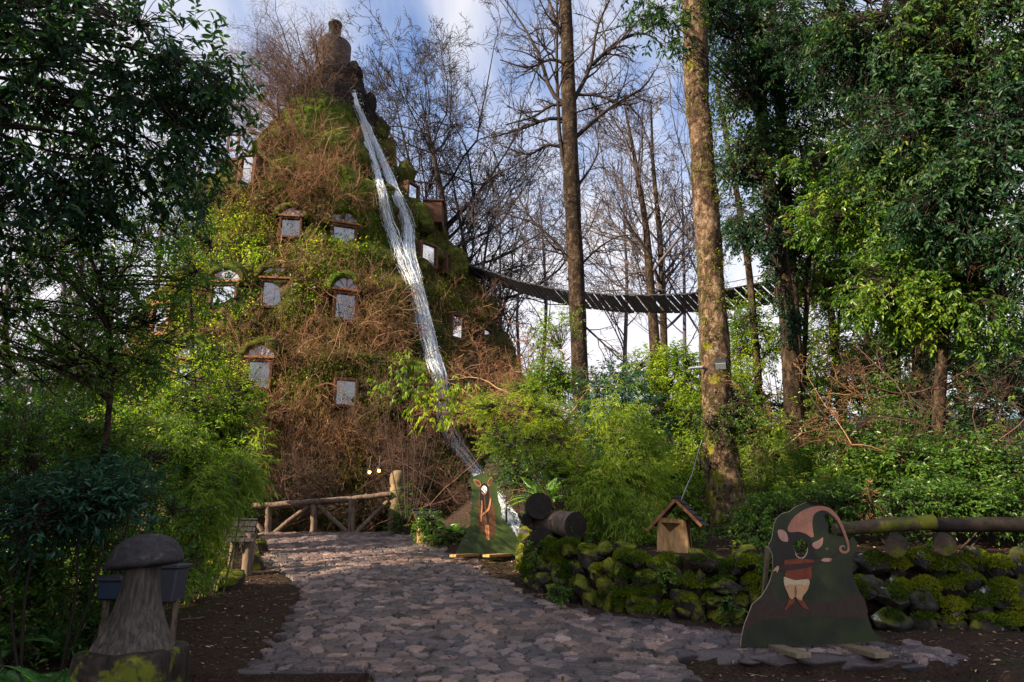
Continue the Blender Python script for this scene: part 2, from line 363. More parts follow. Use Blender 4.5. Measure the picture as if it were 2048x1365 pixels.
def pdist(x, y):                                     # signed distance to the path outline, inside positive (coarse grids only)
    d = np.full(np.shape(x), 1e9); n = len(PATH)
    for i in range(n):
        a = PATH[i]; b = PATH[(i + 1) % n]; ab = b - a; t = np.clip(((x - a[0]) * ab[0] + (y - a[1]) * ab[1]) / (ab @ ab), 0, 1)
        d = np.minimum(d, np.hypot(x - a[0] - t * ab[0], y - a[1] - t * ab[1]))
    return np.where(inpoly(x, y, PATH), d, -d)
near = (np.abs(X) < 10) & (Y > 5) & (Y < 25)
dd = np.full(X.shape, -9.0); dd[near] = pdist(X[near], Y[near])
Z = gz(X, Y) + gnoise(X, Y) * ss(0.1, -.25, dd) - .05 * ss(-.02, .12, dd)
nx, ny = X.shape; i, j = np.meshgrid(np.arange(nx - 1), np.arange(ny - 1), indexing='ij')
m, t, b = mat('soil', .95, .15)
n1 = noise(t, 26, 8, .7); n2 = noise(t, 1.1, 5, .6); n3 = noise(t, 70, 3, .6)
c = ramp(t, n1, [(.3, (.016, .010, .008)), (.55, (.045, .028, .021)), (.72, (.11, .07, .05))])
c = mixc(t, ramp(t, n3, [(.60, 0.), (.68, .7)]), c, (.17, .105, .07))
c = mixc(t, ramp(t, n2, [(.52, 0.), (.7, .55)]), c, (.035, .045, .012)); t.links.new(c, b.inputs['Base Color']); bump(t, b, n1, .8, .05)
M['soil'] = m
tag(MB().add(np.stack([X, Y, Z], -1), np.stack([i * ny + j, (i + 1) * ny + j, (i + 1) * ny + j + 1, i * ny + j + 1], -1).reshape(-1, 4), .5, 0, True).build('ground', M['soil']), kind='structure')

# crazy paving: every slab is a raised, tilted Voronoi cell
st = .026; xs = np.arange(-8.3, 7.0, st); ys = np.arange(6.3, 21.5, st); X, Y = np.meshgrid(xs, ys, indexing='ij')
P3 = np.stack([X, Y, 0 * X], -1); ux = X + .03 * vn(P3 * 7, 3) + .012 * vn(P3 * 28, 5); uy = Y + .03 * vn(P3 * 7, 4) + .012 * vn(P3 * 28, 6)
CX, CY = .235, .18; row = np.floor(uy / CY); gi = np.floor(ux / CX).astype(int); gj = row.astype(int)
F1 = np.full(X.shape, 9.); F2 = F1.copy(); I1 = np.zeros(X.shape + (2,), int)
for a in (-2, -1, 0, 1, 2):
    for b_ in (-2, -1, 0, 1, 2):
        ii = gi + a; jj = gj + b_; z0 = np.zeros_like(ii)
        fx = (ii + .5 + .85 * (hsh(ii, jj, z0, 1) - .5) + .5 * (jj % 2)) * CX; fy = (jj + .5 + .85 * (hsh(ii, jj, z0, 2) - .5)) * CY
        wt = .045 * hsh(ii, jj, z0, 8)
        d = np.hypot(ux - fx, uy - fy) - wt; nw = d < F1; F2 = np.where(nw, F1, np.minimum(F2, d)); F1 = np.where(nw, d, F1); I1[nw, 0] = ii[nw]; I1[nw, 1] = jj[nw]
z0 = np.zeros_like(gi); h = lambda s: hsh(I1[..., 0], I1[..., 1], z0, s)
fx = (I1[..., 0] + .5 + .85 * (h(1) - .5) + .5 * (I1[..., 1] % 2)) * CX; fy = (I1[..., 1] + .5 + .85 * (h(2) - .5)) * CY
pc = pdist(fx, fy) ; keep = pc > (.02 + .10 * (h(7) - .5)) * (fy < 21.0)
keep &= ~((fy > 8.36) & (pdist(fx, fy) < .16) & (h(9) < .35) & (fx < 1) )
edge = ss(.004, .026, F2 - F1)
Zs = .016 * (h(3) - .2) + (h(4) - .5) * .20 * (ux - fx) + ((h(5) - .5) * .22 + .03) * (uy - fy) + .004 * fbm(P3 * 14, 3, 21) + .012
Z = gz(X, Y) + np.where(keep, edge * (Zs + .034) - .034, -.16)
col = np.clip(h(6) * .85 + .15 * vn(P3 * 5, 31) + .05, 0, 1); col = np.where(edge > .35, col, 0.0)
nx, ny = X.shape; i, j = np.meshgrid(np.arange(nx - 1), np.arange(ny - 1), indexing='ij')
q = np.stack([i * ny + j, (i + 1) * ny + j, (i + 1) * ny + j + 1, i * ny + j + 1], -1)
kk = keep[:-1, :-1] | keep[1:, 1:] | keep[1:, :-1] | keep[:-1, 1:]; q = q[kk]
used = np.unique(q); remap = np.zeros(nx * ny, int); remap[used] = np.arange(len(used))
m, t, b = mat('slate', .46, .45)
n1 = noise(t, 22, 7, .65); n2 = noise(t, .6, 4, .6)
c = ramp(t, attr(t), [(0, (.018, .013, .012)), (.02, (.025, .019, .02)), (.06, (.065, .054, .06)), (.3, (.105, .084, .080)), (.55, (.160, .118, .108)), (.75, (.25, .185, .165)), (.88, (.27, .175, .14)), (1, (.42, .33, .28))])
c = mixc(t, 1.0, c, ramp(t, n1, [(.3, .62), (.7, 1.28)]), 'MULTIPLY'); c = mixc(t, 1., c, ramp(t, n2, [(.35, (.85, .9, 1.05)), (.65, (1.1, 1., .93))]), 'MULTIPLY')
t.links.new(c, b.inputs['Base Color']); bump(t, b, n1, .5, .015); M['slate'] = m
tag(MB().add(np.stack([X, Y, Z], -1).reshape(-1, 3)[used], remap[q], col.reshape(-1)[used], 0, False).build('path', M['slate']), kind='structure')
# kerb slabs at the two front steps
KERB = []
for (x0, x1, y0, y1) in ((-3.1, -1.6, 8.33, 8.33), (2.03, 5.6, 9.36, 8.95)):
    x = x0
    while x < x1 - .05:
        l = min(rng.uniform(.25, .55), x1 - x); f = (x + l / 2 - x0) / (x1 - x0); yy = y0 + (y1 - y0) * f
        KERB.append((x + l / 2, yy + .04, float(gz(x + l / 2, yy + .3)) - .10, l)); x += l

# far blue hills behind the clearing
a = np.linspace(-1.1, 1.3, 240); mb = MB(); rows = []
for k, r in enumerate(np.linspace(600, 1600, 14)):
    p = np.stack([r * np.sin(a), r * np.cos(a), 0 * a], -1); u = k / 13
    p[:, 2] = -2 + (260 * np.sin(min(1, u * 1.15) * math.pi / 2)) * (.72 + .28 * fbm(np.stack([a * 5, a * 0 + u * 2, a * 0], -1), 5, 77)) ; rows.append(p)
V = np.stack(rows); i, j = np.meshgrid(np.arange(13), np.arange(239), indexing='ij')
mb.add(V, np.stack([i * 240 + j, i * 240 + j + 1, (i + 1) * 240 + j + 1, (i + 1) * 240 + j], -1).reshape(-1, 4), .5, 0, True)
m, t, b = mat('hazy_hill_forest', 1, 0); t.links.new(ramp(t, noise(t, .05, 6, .7), [(.35, (.10, .19, .27)), (.65, (.22, .33, .42))]), b.inputs['Base Color'])  # blue distance haze put into the forest colour
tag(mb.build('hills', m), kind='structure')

# ---------------------------------------------------------------- the volcano-shaped lodge
CX0, CY0 = -11.8, 40.0
ZP = [-1, 0, 3, 6, 8.2, 9.0, 12.6, 13.6, 17.0, 19.4, 20.3, 22, 24.6, 25.4, 27.5, 29.3, 30.6]; RP = [15.2, 14.9, 14.3, 13.7, 13.4, 12.1, 11.2, 9.9, 9.1, 8.5, 6.9, 6.4, 5.7, 4.5, 3.7, 2.3, 1.6]
def cone_r(th, z):
    r = np.interp(z, ZP, RP); p = np.stack([r * np.cos(th), r * np.sin(th), z + 0 * th], -1)
    fl = ((z - 1.2) / 3.9) % 1.0; led = .55 * (ss(0, .25, fl) - ss(.25, 1, fl)) - .1            # floor ledges bulge like eyebrows
    am = np.clip(r / 8, .25, 1); r = r - np.interp(z, [14, 18, 21, 25, 28, 30.6], [0, .9, 1.7, 1.8, 1.0, 0]) * ss(0, .8, np.cos(th))
    r = r - np.interp(z, [0, 3, 8, 13, 19, 25, 28], [4.2, 4.2, 4.0, 3.6, 2.5, 1.6, .5]) * ss(-.25, -.95, np.cos(th))
    return r + am * (1.5 * led * (.5 + .5 * vn(p * .35, 50)) + 1.0 * fbm(p * .28, 3, 40) + .75 * fbm(p * .9, 3, 41) + .26 * fbm(p * 3.2, 3, 42))
nt_, nz_ = 900, 480
th = np.linspace(0, 2 * np.pi, nt_, endpoint=False); zz = np.linspace(-1, 30.6, nz_); TH, ZZ = np.meshgrid(th, zz, indexing='ij')
R = cone_r(TH, ZZ); V = np.stack([CX0 + R * np.cos(TH), CY0 + R * np.sin(TH), ZZ], -1)
i, j = np.meshgrid(np.arange(nt_), np.arange(nz_ - 1), indexing='ij'); i2 = (i + 1) % nt_
q = np.stack([i * nz_ + j, i2 * nz_ + j, i2 * nz_ + j + 1, i * nz_ + j + 1], -1).reshape(-1, 4)
m, t, b = mat('moss_slope', .95, .1)
n1 = noise(t, 1.1, 8, .68); n2 = noise(t, 7, 8, .72); n3 = noise(t, .28, 4, .6)
c = ramp(t, n2, [(.28, (.015, .018, .008)), (.43, (.06, .08, .014)), (.56, (.15, .17, .022)), (.70, (.30, .28, .04))])
c = mixc(t, ramp(t, n1, [(.46, 0.), (.58, .85)]), c, ramp(t, n2, [(.3, (.03, .018, .010)), (.6, (.13, .075, .035)), (.8, (.26, .17, .08))]))
c = mixc(t, ramp(t, n3, [(.4, 0.), (.6, .5)]), c, (.022, .032, .014)); c = mixc(t, ramp(t, attr(t), [(.45, 0.), (.7, .85)]), c, ramp(t, n2, [(.3, (.02, .035, .008)), (.5, (.09, .16, .012)), (.68, (.18, .27, .02))])); c = mixc(t, ramp(t, mth(t, 'ADD', attr(t), mth(t, 'MULTIPLY', n1, .5)), [(1.12, 0.), (1.25, .85)]), c, (.02, .032, .026)); sz_ = nd(t, 'ShaderNodeSeparateXYZ'); t.links.new(coord(t), sz_.inputs[0]); hr = nd(t, 'ShaderNodeMapRange'); t.links.new(mth(t, 'ADD', sz_.outputs['Z'], mth(t, 'MULTIPLY', n1, 3.)), hr.inputs['Value']); hr.inputs['From Min'].default_value = 26.6; hr.inputs['From Max'].default_value = 28.2
c = mixc(t, hr.outputs[0], c, ramp(t, n2, [(.3, (.010, .008, .009)), (.6, (.032, .024, .022)), (.8, (.07, .045, .035))])); t.links.new(c, b.inputs['Base Color']); bump(t, b, n2, 1.0, .25)
M['slope'] = m
LODGE = thing('volcano_lodge', (CX0, CY0, 0), 'tall cone-shaped lodge overgrown with moss and vines, small windows and a waterfall', 'lodge')
vq = V.reshape(-1, 3); dq = vq - CAM; fw_ = np.array([0, cP, sP]); upv = np.array([0, -sP, cP]); dp_ = dq @ fw_
ang_ = np.arctan2(vq[:, 1] - CY0, vq[:, 0] - CX0)
wz = np.array([0, 3, 8, 13, 19, 25, 30]); wa = np.radians([-38, -42, -50, -60, -66, -75, -80])   # bearing of the water's course by height
da = (ang_ - np.interp(vq[:, 2], wz, wa)) * np.interp(vq[:, 2], ZP, RP)
wet = np.exp(-((da + .6) / 2.3) ** 2) * (1 + .5 * fbm(vq * .5, 3, 66)) 
slope = MB().add(V, q, np.clip(wet, 0, 1), 0, True).build('wall', M['slope'], LODGE)
bpy.context.view_layer.update()
bvh_c = BVHTree.FromPolygons((V.reshape(-1, 3)).tolist(), q.tolist())
def chit(px, py):
    d = Vector(ray(px, py)).normalized(); h_ = bvh_c.ray_cast(Vector(CAM), d)
    return (np.array(h_[0]), np.array(h_[1])) if h_[0] is not None else (None, None)
def hit(px, py):
    p, n = chit(px, py); d = ray(px, py); t = 6.
    for _ in range(900):
        g = CAM + d * t
        if g[2] <= gz(g[0], g[1]): break
        t += .03 + t * .002
    else: return p, n
    if p is None or np.linalg.norm(g - CAM) < np.linalg.norm(p - CAM): return g, np.array([0, 0, 1.])
    return p, n
M['frame_wood'] = woodmat('frame_wood', [(.3, (.05, .022, .014)), (.6, (.13, .06, .035)), (.8, (.22, .11, .06))], bst=.3)
M['frame_warm'] = woodmat('frame_warm', [(.3, (.14, .06, .025)), (.6, (.34, .16, .07)), (.8, (.45, .24, .12))], bst=.3)  # orange wood; warm light on the left window frame put into its colour
m, t, b = mat('curtain', .6, .2); wv = nd(t, 'ShaderNodeTexWave'); wv.inputs['Scale'].default_value = 5; wv.inputs['Distortion'].default_value = 2.5; t.links.new(coord(t, (1, 1, .05)), wv.inputs['Vector'])
t.links.new(ramp(t, wv.outputs['Fac'], [(0, (.62, .64, .66)), (1, (.92, .93, .93))]), b.inputs['Base Color']); M['curtain'] = m  # shading of the folds put into the cloth colour as vertical bands
m, t, b = mat('window_glass', .04, .8); b.inputs['Base Color'].default_value = (.05, .06, .07, 1); b.inputs['Transmission Weight'].default_value = .0
tp = nd(t, 'ShaderNodeBsdfTransparent'); tp.inputs['Color'].default_value = (.92, .95, .97, 1); mx = nd(t, 'ShaderNodeMixShader'); fr = nd(t, 'ShaderNodeFresnel'); fr.inputs[0].default_value = 2.1; gbn = nd(t, 'ShaderNodeBump'); gbn.inputs['Strength'].default_value = .25; gbn.inputs['Distance'].default_value = .05; t.links.new(noise(t, 2.2, 3), gbn.inputs['Height']); GB = gbn
t.links.new(fr.outputs[0], mx.inputs[0]); gl = nd(t, 'ShaderNodeBsdfGlossy'); gl.inputs['Roughness'].default_value = .03; t.links.new(GB.outputs[0], gl.inputs['Normal']); t.links.new(tp.outputs[0], mx.inputs[1]); t.links.new(gl.outputs[0], mx.inputs[2]); t.links.new(mx.outputs[0], t.nodes['Material Output'].inputs['Surface']); M['glass'] = m
m, t, b = mat('unlit_room', .9, .1); b.inputs['Base Color'].default_value = (.012, .011, .012, 1); M['dark'] = m
m, t, b = mat('sky_tint_pane', .3, .5); b.inputs['Base Color'].default_value = (.34, .39, .47, 1); M['skypane'] = m  # reflected sky of the lunettes painted in as pale blue

def window(px, py, w_, h_, arch=True, wm='frame_wood', cover=1.0, dark=False, yaw=None, out_=.32, p=None):
    """w_,h_ = frame size in photo pixels; the box sticks out of the slope"""
    if p is None:
        p, n = chit(px, py)
        if p is None: p = at(px, py, 36.0)
    rd = np.array([p[0] - CX0, p[1] - CY0, 0]); ang = math.atan2(rd[1], rd[0]) if yaw is None else yaw
    Nn = np.array([math.cos(ang), math.sin(ang), 0]); T = np.array([-Nn[1], Nn[0], 0]); Zv = np.array([0, 0, 1.])
    dist = np.linalg.norm(p - CAM) * .97; s = dist / FPX; vis = max(.35, abs(np.dot(norm(CAM - p), Nn)))
    w = w_ * s / vis; h = h_ * s * 1.05; o = p + Nn * out_
    R = np.stack([T, Nn, Zv], -1)
    def L(a, b_, c): return o + T * a + Nn * b_ + Zv * c
    wn = thing('window', o, None, None); wn.parent = LODGE; wn.location = tuple(o - np.array(LODGE.location)); wn.name = 'window'
    e = .11 * h / 1.2; mb = MB()
    for sx in (-1, 1): box(mb, L(sx * (w / 2 - e / 2), -.05, 0), (e, .16, h), rot=R, bev=.008)
    for sz in (-1, 1): box(mb, L(0, -.055, sz * (h / 2 - e / 2)), (w - 2 * e + .004, .15, e), rot=R, bev=.008)
    mb.build('frame', M[wm], wn)
    mb = MB()
    for sx in (-1, 1): box(mb, L(sx * (w / 2 - e / 2), -.62, 0), (e * .8, 1.0, h * .98), rot=R)
    box(mb, L(0, -.62, h / 2 - e / 2), (w, 1.0, e * .8), rot=R); box(mb, L(0, -.62, -h / 2 + e / 2), (w, 1.0, e * .8), rot=R)
    mb.build('casing', M[wm], wn)
    mb = MB(); iw = w - 2 * e; ih = h - 2 * e; K = 22
    if not dark:
        for sx, wd in ((-1, .5 * cover), (1, .5 * cover)):
            a = np.linspace(0, 1, K); xx = sx * iw / 2 * (1 - a * wd * 2); yy = -.125 + .012 * np.sin(a * 34 + sx)
            v = np.stack([np.stack([o + T * x_ + Nn * y_ + Zv * z_ for x_, y_ in zip(xx, yy)]) for z_ in (-ih / 2, ih / 2)])
            q = [[k, k + 1, K + k + 1, K + k] for k in range(K - 1)]; mb.add(v, q, .5, 0, True)
        mb.build('curtain', M['curtain'], wn)
    mb = MB(); box(mb, L(0, -.30, 0), (iw, .02, ih), rot=R); mb.build('dark_backplate', M['dark'], wn)  # near-black plate painted as the unlit room behind the glass
    mb = MB(); box(mb, L(0, -.085, 0), (iw, .008, ih), rot=R); mb.build('pane', M['glass'], wn)
    if arch:
        mb = MB(); K = 11; a = np.linspace(0, np.pi, K); rx = w * .52; rz = h * .42; c0 = o + Zv * (h / 2 + .05)
        v = [c0 - Nn * .09] + [c0 - Nn * .09 + T * rx * math.cos(q) + Zv * rz * math.sin(q) for q in a]
        mb.add(v, [[0, k + 1, k + 2] for k in range(K - 1)], .5, 0); mb.build('lunette', M['skypane'], wn)
        mb = MB(); c1 = c0 - Nn * .04
        for q in a[1:-1:2]:
            tubes(mb, np.stack([c1, c1 + (T * rx * math.cos(q) + Zv * rz * math.sin(q)) * .97]), np.array([.02, .02]), 5)
        box(mb, L(0, -.0, h / 2 + .05), (w * 1.12, .2, .09), rot=R, bev=.01); mb.build('lintel', M['frame_warm'], wn)
        mb = MB(); P = []
        for kk, q in enumerate(np.linspace(-.15, np.pi + .15, 15)): P.append(c0 + T * (rx + .16) * math.cos(q) + Zv * (rz + .16) * math.sin(q) + Nn * -.1 + rng.normal(0, .03, 3))
        tubes(mb, np.array(P), np.full(15, .17), 9, jit=.22)
        P = np.array(P); tubes(mb, P - Nn * .35, np.full(15, .26), 9, jit=.2)
        mb.build('eyebrow', M['slope'], wn)
    return o
WINS = [(685, 481, 48, 56, True, 'frame_wood', 1.0), (551, 592, 50, 56, True, 'frame_wood', .95), (689, 618, 46, 62, True, 'frame_wood', .45), (452, 600, 46, 56, True, 'frame_wood', .6),
        (520, 752, 48, 58, True, 'frame_wood', .9), (690, 788, 46, 56, False, 'frame_wood', 1.0), (380, 762, 46, 70, True, 'frame_warm', .5), (583, 460, 38, 40, True, 'frame_wood', 0),
        (819, 392, 22, 48, False, 'frame_wood', .8), (851, 513, 32, 48, False, 'frame_wood', 1.0), (893, 533, 18, 42, False, 'frame_wood', .7), (908, 656, 28, 52, False, 'frame_wood', .8), (966, 680, 20, 44, False, 'frame_wood', .8),
        (330, 640, 30, 62, False, 'frame_warm', 1.0), (500, 345, 26, 66, False, 'frame_wood', 1.0)]
WPOS = []
for (px, py, w_, h_, ar, wm, cv) in WINS: WPOS.append(window(px, py, w_, h_, ar, wm, cv, dark=(cv == 0)))
# chimney: rusty drum and black flue
m, t, b = mat('rusty_metal', .7, .4); t.links.new(ramp(t, noise(t, 3, 6, .6), [(.35, (.022, .019, .022)), (.55, (.052, .036, .032)), (.75, (.095, .055, .042))]), b.inputs['Base Color']); b.inputs['Metallic'].default_value = .3; M['rust'] = m
m, t, b = mat('black_metal', .45, .5); b.inputs['Base Color'].default_value = (.02, .02, .024, 1); M['black_metal'] = m
YA = 40.0
def zat(py, Y, px=670): return float(at(px, py, Y)[2])
ca = at(665, 150, YA); s_ = float((ca - CAM) @ np.array([0, cP, sP])) / FPX
zb, zt = zat(260, YA), zat(90, YA); dr = thing('chimney', (ca[0], YA, zb), None, None); dr.parent = LODGE; dr.location = tuple(np.array([ca[0], YA, zb]) - np.array(LODGE.location)); dr.name = 'chimney'
mb = MB(); rD = 33 * s_; lathe(mb, [(rD * .95, zb), (rD * .97, zb + 1.5), (rD, zt - 1.5), (rD, zt - .12), (rD * .96, zt - .02), (rD * .6, zt + .12), (.01, zt + .2)], (ca[0], YA, 0), 40); mb.build('drum', M['rust'], dr)
cb_ = at(669, 70, YA); zt2 = zat(48, YA); mb = MB(); rP = 12.5 * s_; lathe(mb, [(rP, zt - .2), (rP, zt2 - .15), (rP * 1.12, zt2 - .15), (rP * 1.12, zt2), (rP * .8, zt2), (rP * .8, zt2 - .6)], (cb_[0], YA, 0), 28); mb.build('flue', M['black_metal'], dr)
mb = MB()
for dx_, h0 in ((-rD * .8, 1.0), (-rD * .45, .7)): tubes(mb, np.array([[ca[0] + dx_, YA - .3, zt - .3], [ca[0] + dx_, YA - .3, zt + h0]]), np.array([.05, .05]), 6)
mb.build('pipe', M['black_metal'], dr)
# rocky shoulders right of the fall and near the top
def blob(mb, c, r, m_=0, noise_=.35, seed=0, n=26, sc=None, rnd=.5, cuts=0, freq=1.6):
    u = np.linspace(0, np.pi, n // 2 + 1); a = np.linspace(0, 2 * np.pi, n, endpoint=False); U, A = np.meshgrid(u, a, indexing='ij')
    v = np.stack([np.sin(U) * np.cos(A), np.sin(U) * np.sin(A), np.cos(U)], -1)
    r = np.asarray(r, float) * np.ones(3); v0 = v.copy()
    v = v * (1 + noise_ * fbm(v0 * freq + seed * 3.7, 4, 60))[..., None]
    if cuts:
        g = np.random.default_rng(abs(int(seed * 1000)) + 5)
        for _ in range(cuts):
            nn = norm(g.standard_normal(3)); dd_ = v @ nn; lim = g.uniform(.55, .8); v = v - np.maximum(0, dd_ - lim)[..., None] * nn * .92
    if sc is not None: R_ = sc; v = (v * r) @ R_.T
    else: v = v * r
    K = len(u); i, j = np.meshgrid(np.arange(K - 1), np.arange(n), indexing='ij'); j2 = (j + 1) % n
    mb.add(v + c, np.stack([i * n + j, (i + 1) * n + j, (i + 1) * n + j2, i * n + j2], -1).reshape(-1, 4), rnd, m_, True)
for k, (px, py, Y_, rx, rz) in enumerate([(708, 150, 39.5, 15, 26), (738, 212, 39.5, 12, 26), (765, 262, 39.2, 13, 26), (778, 305, 38.5, 14, 34), (812, 350, 37.5, 18, 30), (838, 440, 35.0, 24, 30), (852, 455, 34.6, 16, 16), (905, 545, 35.5, 34, 50), (945, 640, 35, 45, 60), (985, 730, 34, 45, 60), (655, 260, 37.5, 30, 45)]):
    mb = MB(); c_ = at(px, py, Y_); s = float((c_ - CAM) @ np.array([0, cP, sP])) / FPX; blob(mb, c_, (rx * s, rx * s, rz * s), seed=k, noise_=.5, n=48, rnd=0.); mb.build('rock_shoulder', M['slope'], LODGE)
# wooden dormer box and balcony
mb = MB(); c_ = at(868, 432, 36.0); s = float((c_ - CAM) @ np.array([0, cP, sP])) / FPX; box(mb, c_, (36 * s, 40 * s, 46 * s), bev=.03); box(mb, c_ + [0, 0, 24 * s], (42 * s, 46 * s, 3 * s)); mb.build('dormer', M['frame_wood'], LODGE)
mb = MB(); c_ = at(470, 335, 38.0); s = float((c_ - CAM) @ np.array([0, cP, sP])) / FPX
box(mb, c_, (52 * s, 2.0, .14)); 
for k in (-25, -5, 15): box(mb, c_ + [k * s, -.95, 28 * s], (.12, .12, 56 * s))
for k in (20, 54): box(mb, c_ + [0, -.95, k * s], (52 * s, .09, .12))
for a_ in (-20, 12): tubes(mb, np.stack([c_ + [a_ * s, 0, 0], c_ + [(a_ + 18) * s, .3, -30 * s]]), np.array([.08, .08]), 6)
mb.build('balcony', M['frame_wood'], LODGE)

# ---------------------------------------------------------------- the waterfall
m, t, b = mat('white_water', .85, .25); b.inputs['Base Color'].default_value = (.80, .88, .96, 1)
tr = nd(t, 'ShaderNodeBsdfTransparent'); mx = nd(t, 'ShaderNodeMixShader'); al = ramp(t, mth(t, 'ADD', noise(t, 5.5, 6, .75, coord(t, (1.6, 1.6, .45))), mth(t, 'MULTIPLY', attr(t), .22)), [(.46, 0.), (.86, .95)])
t.links.new(al, mx.inputs[0]); t.links.new(tr.outputs[0], mx.inputs[1]); t.links.new(b.outputs[0], mx.inputs[2]); t.links.new(mx.outputs[0], t.nodes['Material Output'].inputs['Surface']); M['water'] = m
WK = .78
STR = [([(708, 188), (716, 225), (737, 262), (757, 305), (778, 350), (792, 395), (806, 430), (823, 462), (812, 485), (822, 530), (836, 580), (852, 640), (866, 700), (878, 745), (884, 800), (888, 850), (906, 885), (930, 915), (957, 950)], 11, 150),
       ([(722, 240), (735, 290), (752, 340), (764, 390), (775, 440), (790, 485), (808, 530), (826, 570)], 9, 60),
       ([(826, 570), (838, 620), (850, 670), (862, 720), (880, 770)], 12, 50),
       ([(935, 925), (962, 960), (990, 990), (1008, 1020), (1030, 1050), (1045, 1085)], 10, 60)]
mb = MB(); P0 = []
for pts, wd, ns in STR:
    wd *= WK
    pq = resamp(np.array(pts, float), 34)
    Hs = []
    for a_, b_ in pq:
        p, n = hit(a_, b_); Hs.append(p if p is not None else (Hs[-1] if Hs else at(a_, b_, 38)))
    Hs = np.array(Hs); to = norm(CAM - Hs)
    # keep depth changes smooth
    dpt = np.linalg.norm(Hs - CAM, axis=1)
    dr0 = dpt.copy()
    for _ in range(6): dpt[1:-1] = (dpt[:-2] + 2 * dpt[1:-1] + dpt[2:]) / 4
    Hs = CAM - to * (np.minimum(dpt, dr0) - .38)[:, None]
    pxd = float((Hs[17] - CAM) @ np.array([0, cP, sP])) / FPX
    for k in range(int(ns * 2.6)):
        a0 = rng.integers(0, 26); a1 = min(33, a0 + rng.integers(5, 12)); seg = Hs[a0:a1 + 1]
        seg = resamp(seg, 14); s = np.linalg.norm(seg[0] - CAM) / FPX
        grow_ = .55 + .8 * (a0 / 34); off = np.array([rng.normal(0, wd * .36) * s * grow_, rng.uniform(-.2, .15), 0])
        wob = np.cumsum(rng.normal(0, .035, (14, 3)) * [1, .6, .3], 0); L_ = seg + off + wob
        wv_ = rng.uniform(.007, .026) * np.sin(np.linspace(.15, 3.0, 14))[:, None] + .01; sd = np.array([1, .15, .1])
        v = np.stack([L_ - sd * wv_, L_ + [0, -.04, 0], L_ + sd * wv_], 1); q = [[3 * a_ + e_, 3 * a_ + e_ + 1, 3 * a_ + e_ + 4, 3 * a_ + e_ + 3] for a_ in range(13) for e_ in (0, 1)]
        mb.add(v, q, rng.random(), 0, True)
    for k in range(max(5, ns // 9) if pts[0][0] != 935 else 0):                      # long unbroken threads of water
        off = rng.normal(0, wd * .22) * pxd; wob = np.cumsum(rng.normal(0, .030, (34, 3)) * [1, .4, 0], 0); tubes(mb, Hs + wob + [off, -.05, 0], rng.uniform(.008, .022) * (.5 + 1. * rng.random(34)), 4, rnd=2.)
    # spray drops
    nd_ = ns * 20; i_ = rng.integers(0, 34, nd_); s = (np.linalg.norm(Hs[i_] - CAM, axis=1) / FPX)[:, None]
    c_ = Hs[i_] + rng.normal(0, 1, (nd_, 3)) * [1, .4, 1] * s * wd * .75; r_ = rng.uniform(.012, .035, nd_)
    v = c_[:, None] + r_[:, None, None] * np.array([[1, 0, 0], [-.5, -.5, .7], [-.5, -.5, -.7], [0, 1, .3]]); mb.add(v, (np.array([[0, 1, 2], [0, 2, 3], [0, 3, 1]])[None] + 4 * np.arange(nd_)[:, None, None]).reshape(-1, 3), 1.0)
tag(mb.build('waterfall', M['water']), kind='structure', label='white waterfall running down the mossy slope')

# ---------------------------------------------------------------- what grows on the lodge
FALLX = [708, 737, 778, 806, 823, 822, 852, 878, 888, 957]; FALLY = [188, 262, 350, 430, 462, 530, 640, 745, 850, 950]
def seeds(regs, clear_=False):
    P, Nn = [], []
    for (poly_, n) in regs:
        pl = np.array(poly_); lo, hi = pl.min(0), pl.max(0); k = 0; tries = 0
        while k < n and tries < n * 20:
            tries += 1; x, y = rng.uniform(lo, hi)
            if not inpoly(x, y, pl): continue
            p, nn = chit(x, y)
            if p is None: continue
            if abs(x - np.interp(y, FALLY, FALLX) + 22) < 40 and rng.random() < .9: continue
            dw = np.array(WPOS) - p
            if min(np.linalg.norm(dw, axis=1)) < 1.0 and rng.random() < .93: continue
            if clear_ and np.any((np.hypot(dw[:, 0], dw[:, 1] * .4) < .75) & (dw[:, 2] < 0) & (dw[:, 2] > -2.6)): continue
            P.append(p); Nn.append(nn); k += 1
    return np.array(P), np.array(Nn)
def bramble(name, label, regs, L=(1.0, 2.6), kid=6, mats='twig_red', up=.35, droop=-.05, r0=.022, kind=None, cat=None, out_=1.0):
    P, Nn = seeds(regs); mb = MB(); N = len(P)
    d = Nn * out_ + rng.normal(0, .55, (N, 3)) + np.array([0, 0, up]); Q = poly(P - Nn * .1, d, rng.uniform(*L, N), 8, .20, (0, 0, droop)); R = (rng.uniform(.6, 1.3, N) * r0)[:, None] * np.linspace(1, .45, 8)
    tubes(mb, Q, R, 4); Q2, R2 = kids(Q, R, kid, .2, 1, .9, .6, 6, .22, (0, 0, droop), .55); tubes(mb, Q2, R2, 3, rnd=rng.random(len(Q2)) * .9 + .1)
    Q3, R3 = kids(Q2, R2, 3, .2, 1, .9, .6, 4, .25, (0, 0, droop), .6); R3 = np.maximum(R3, .0035); tubes(mb, Q3, R3, 3)
    o = mb.build(name, M[mats], origin=P.mean(0)); return tag(o, label, cat, kind=kind)
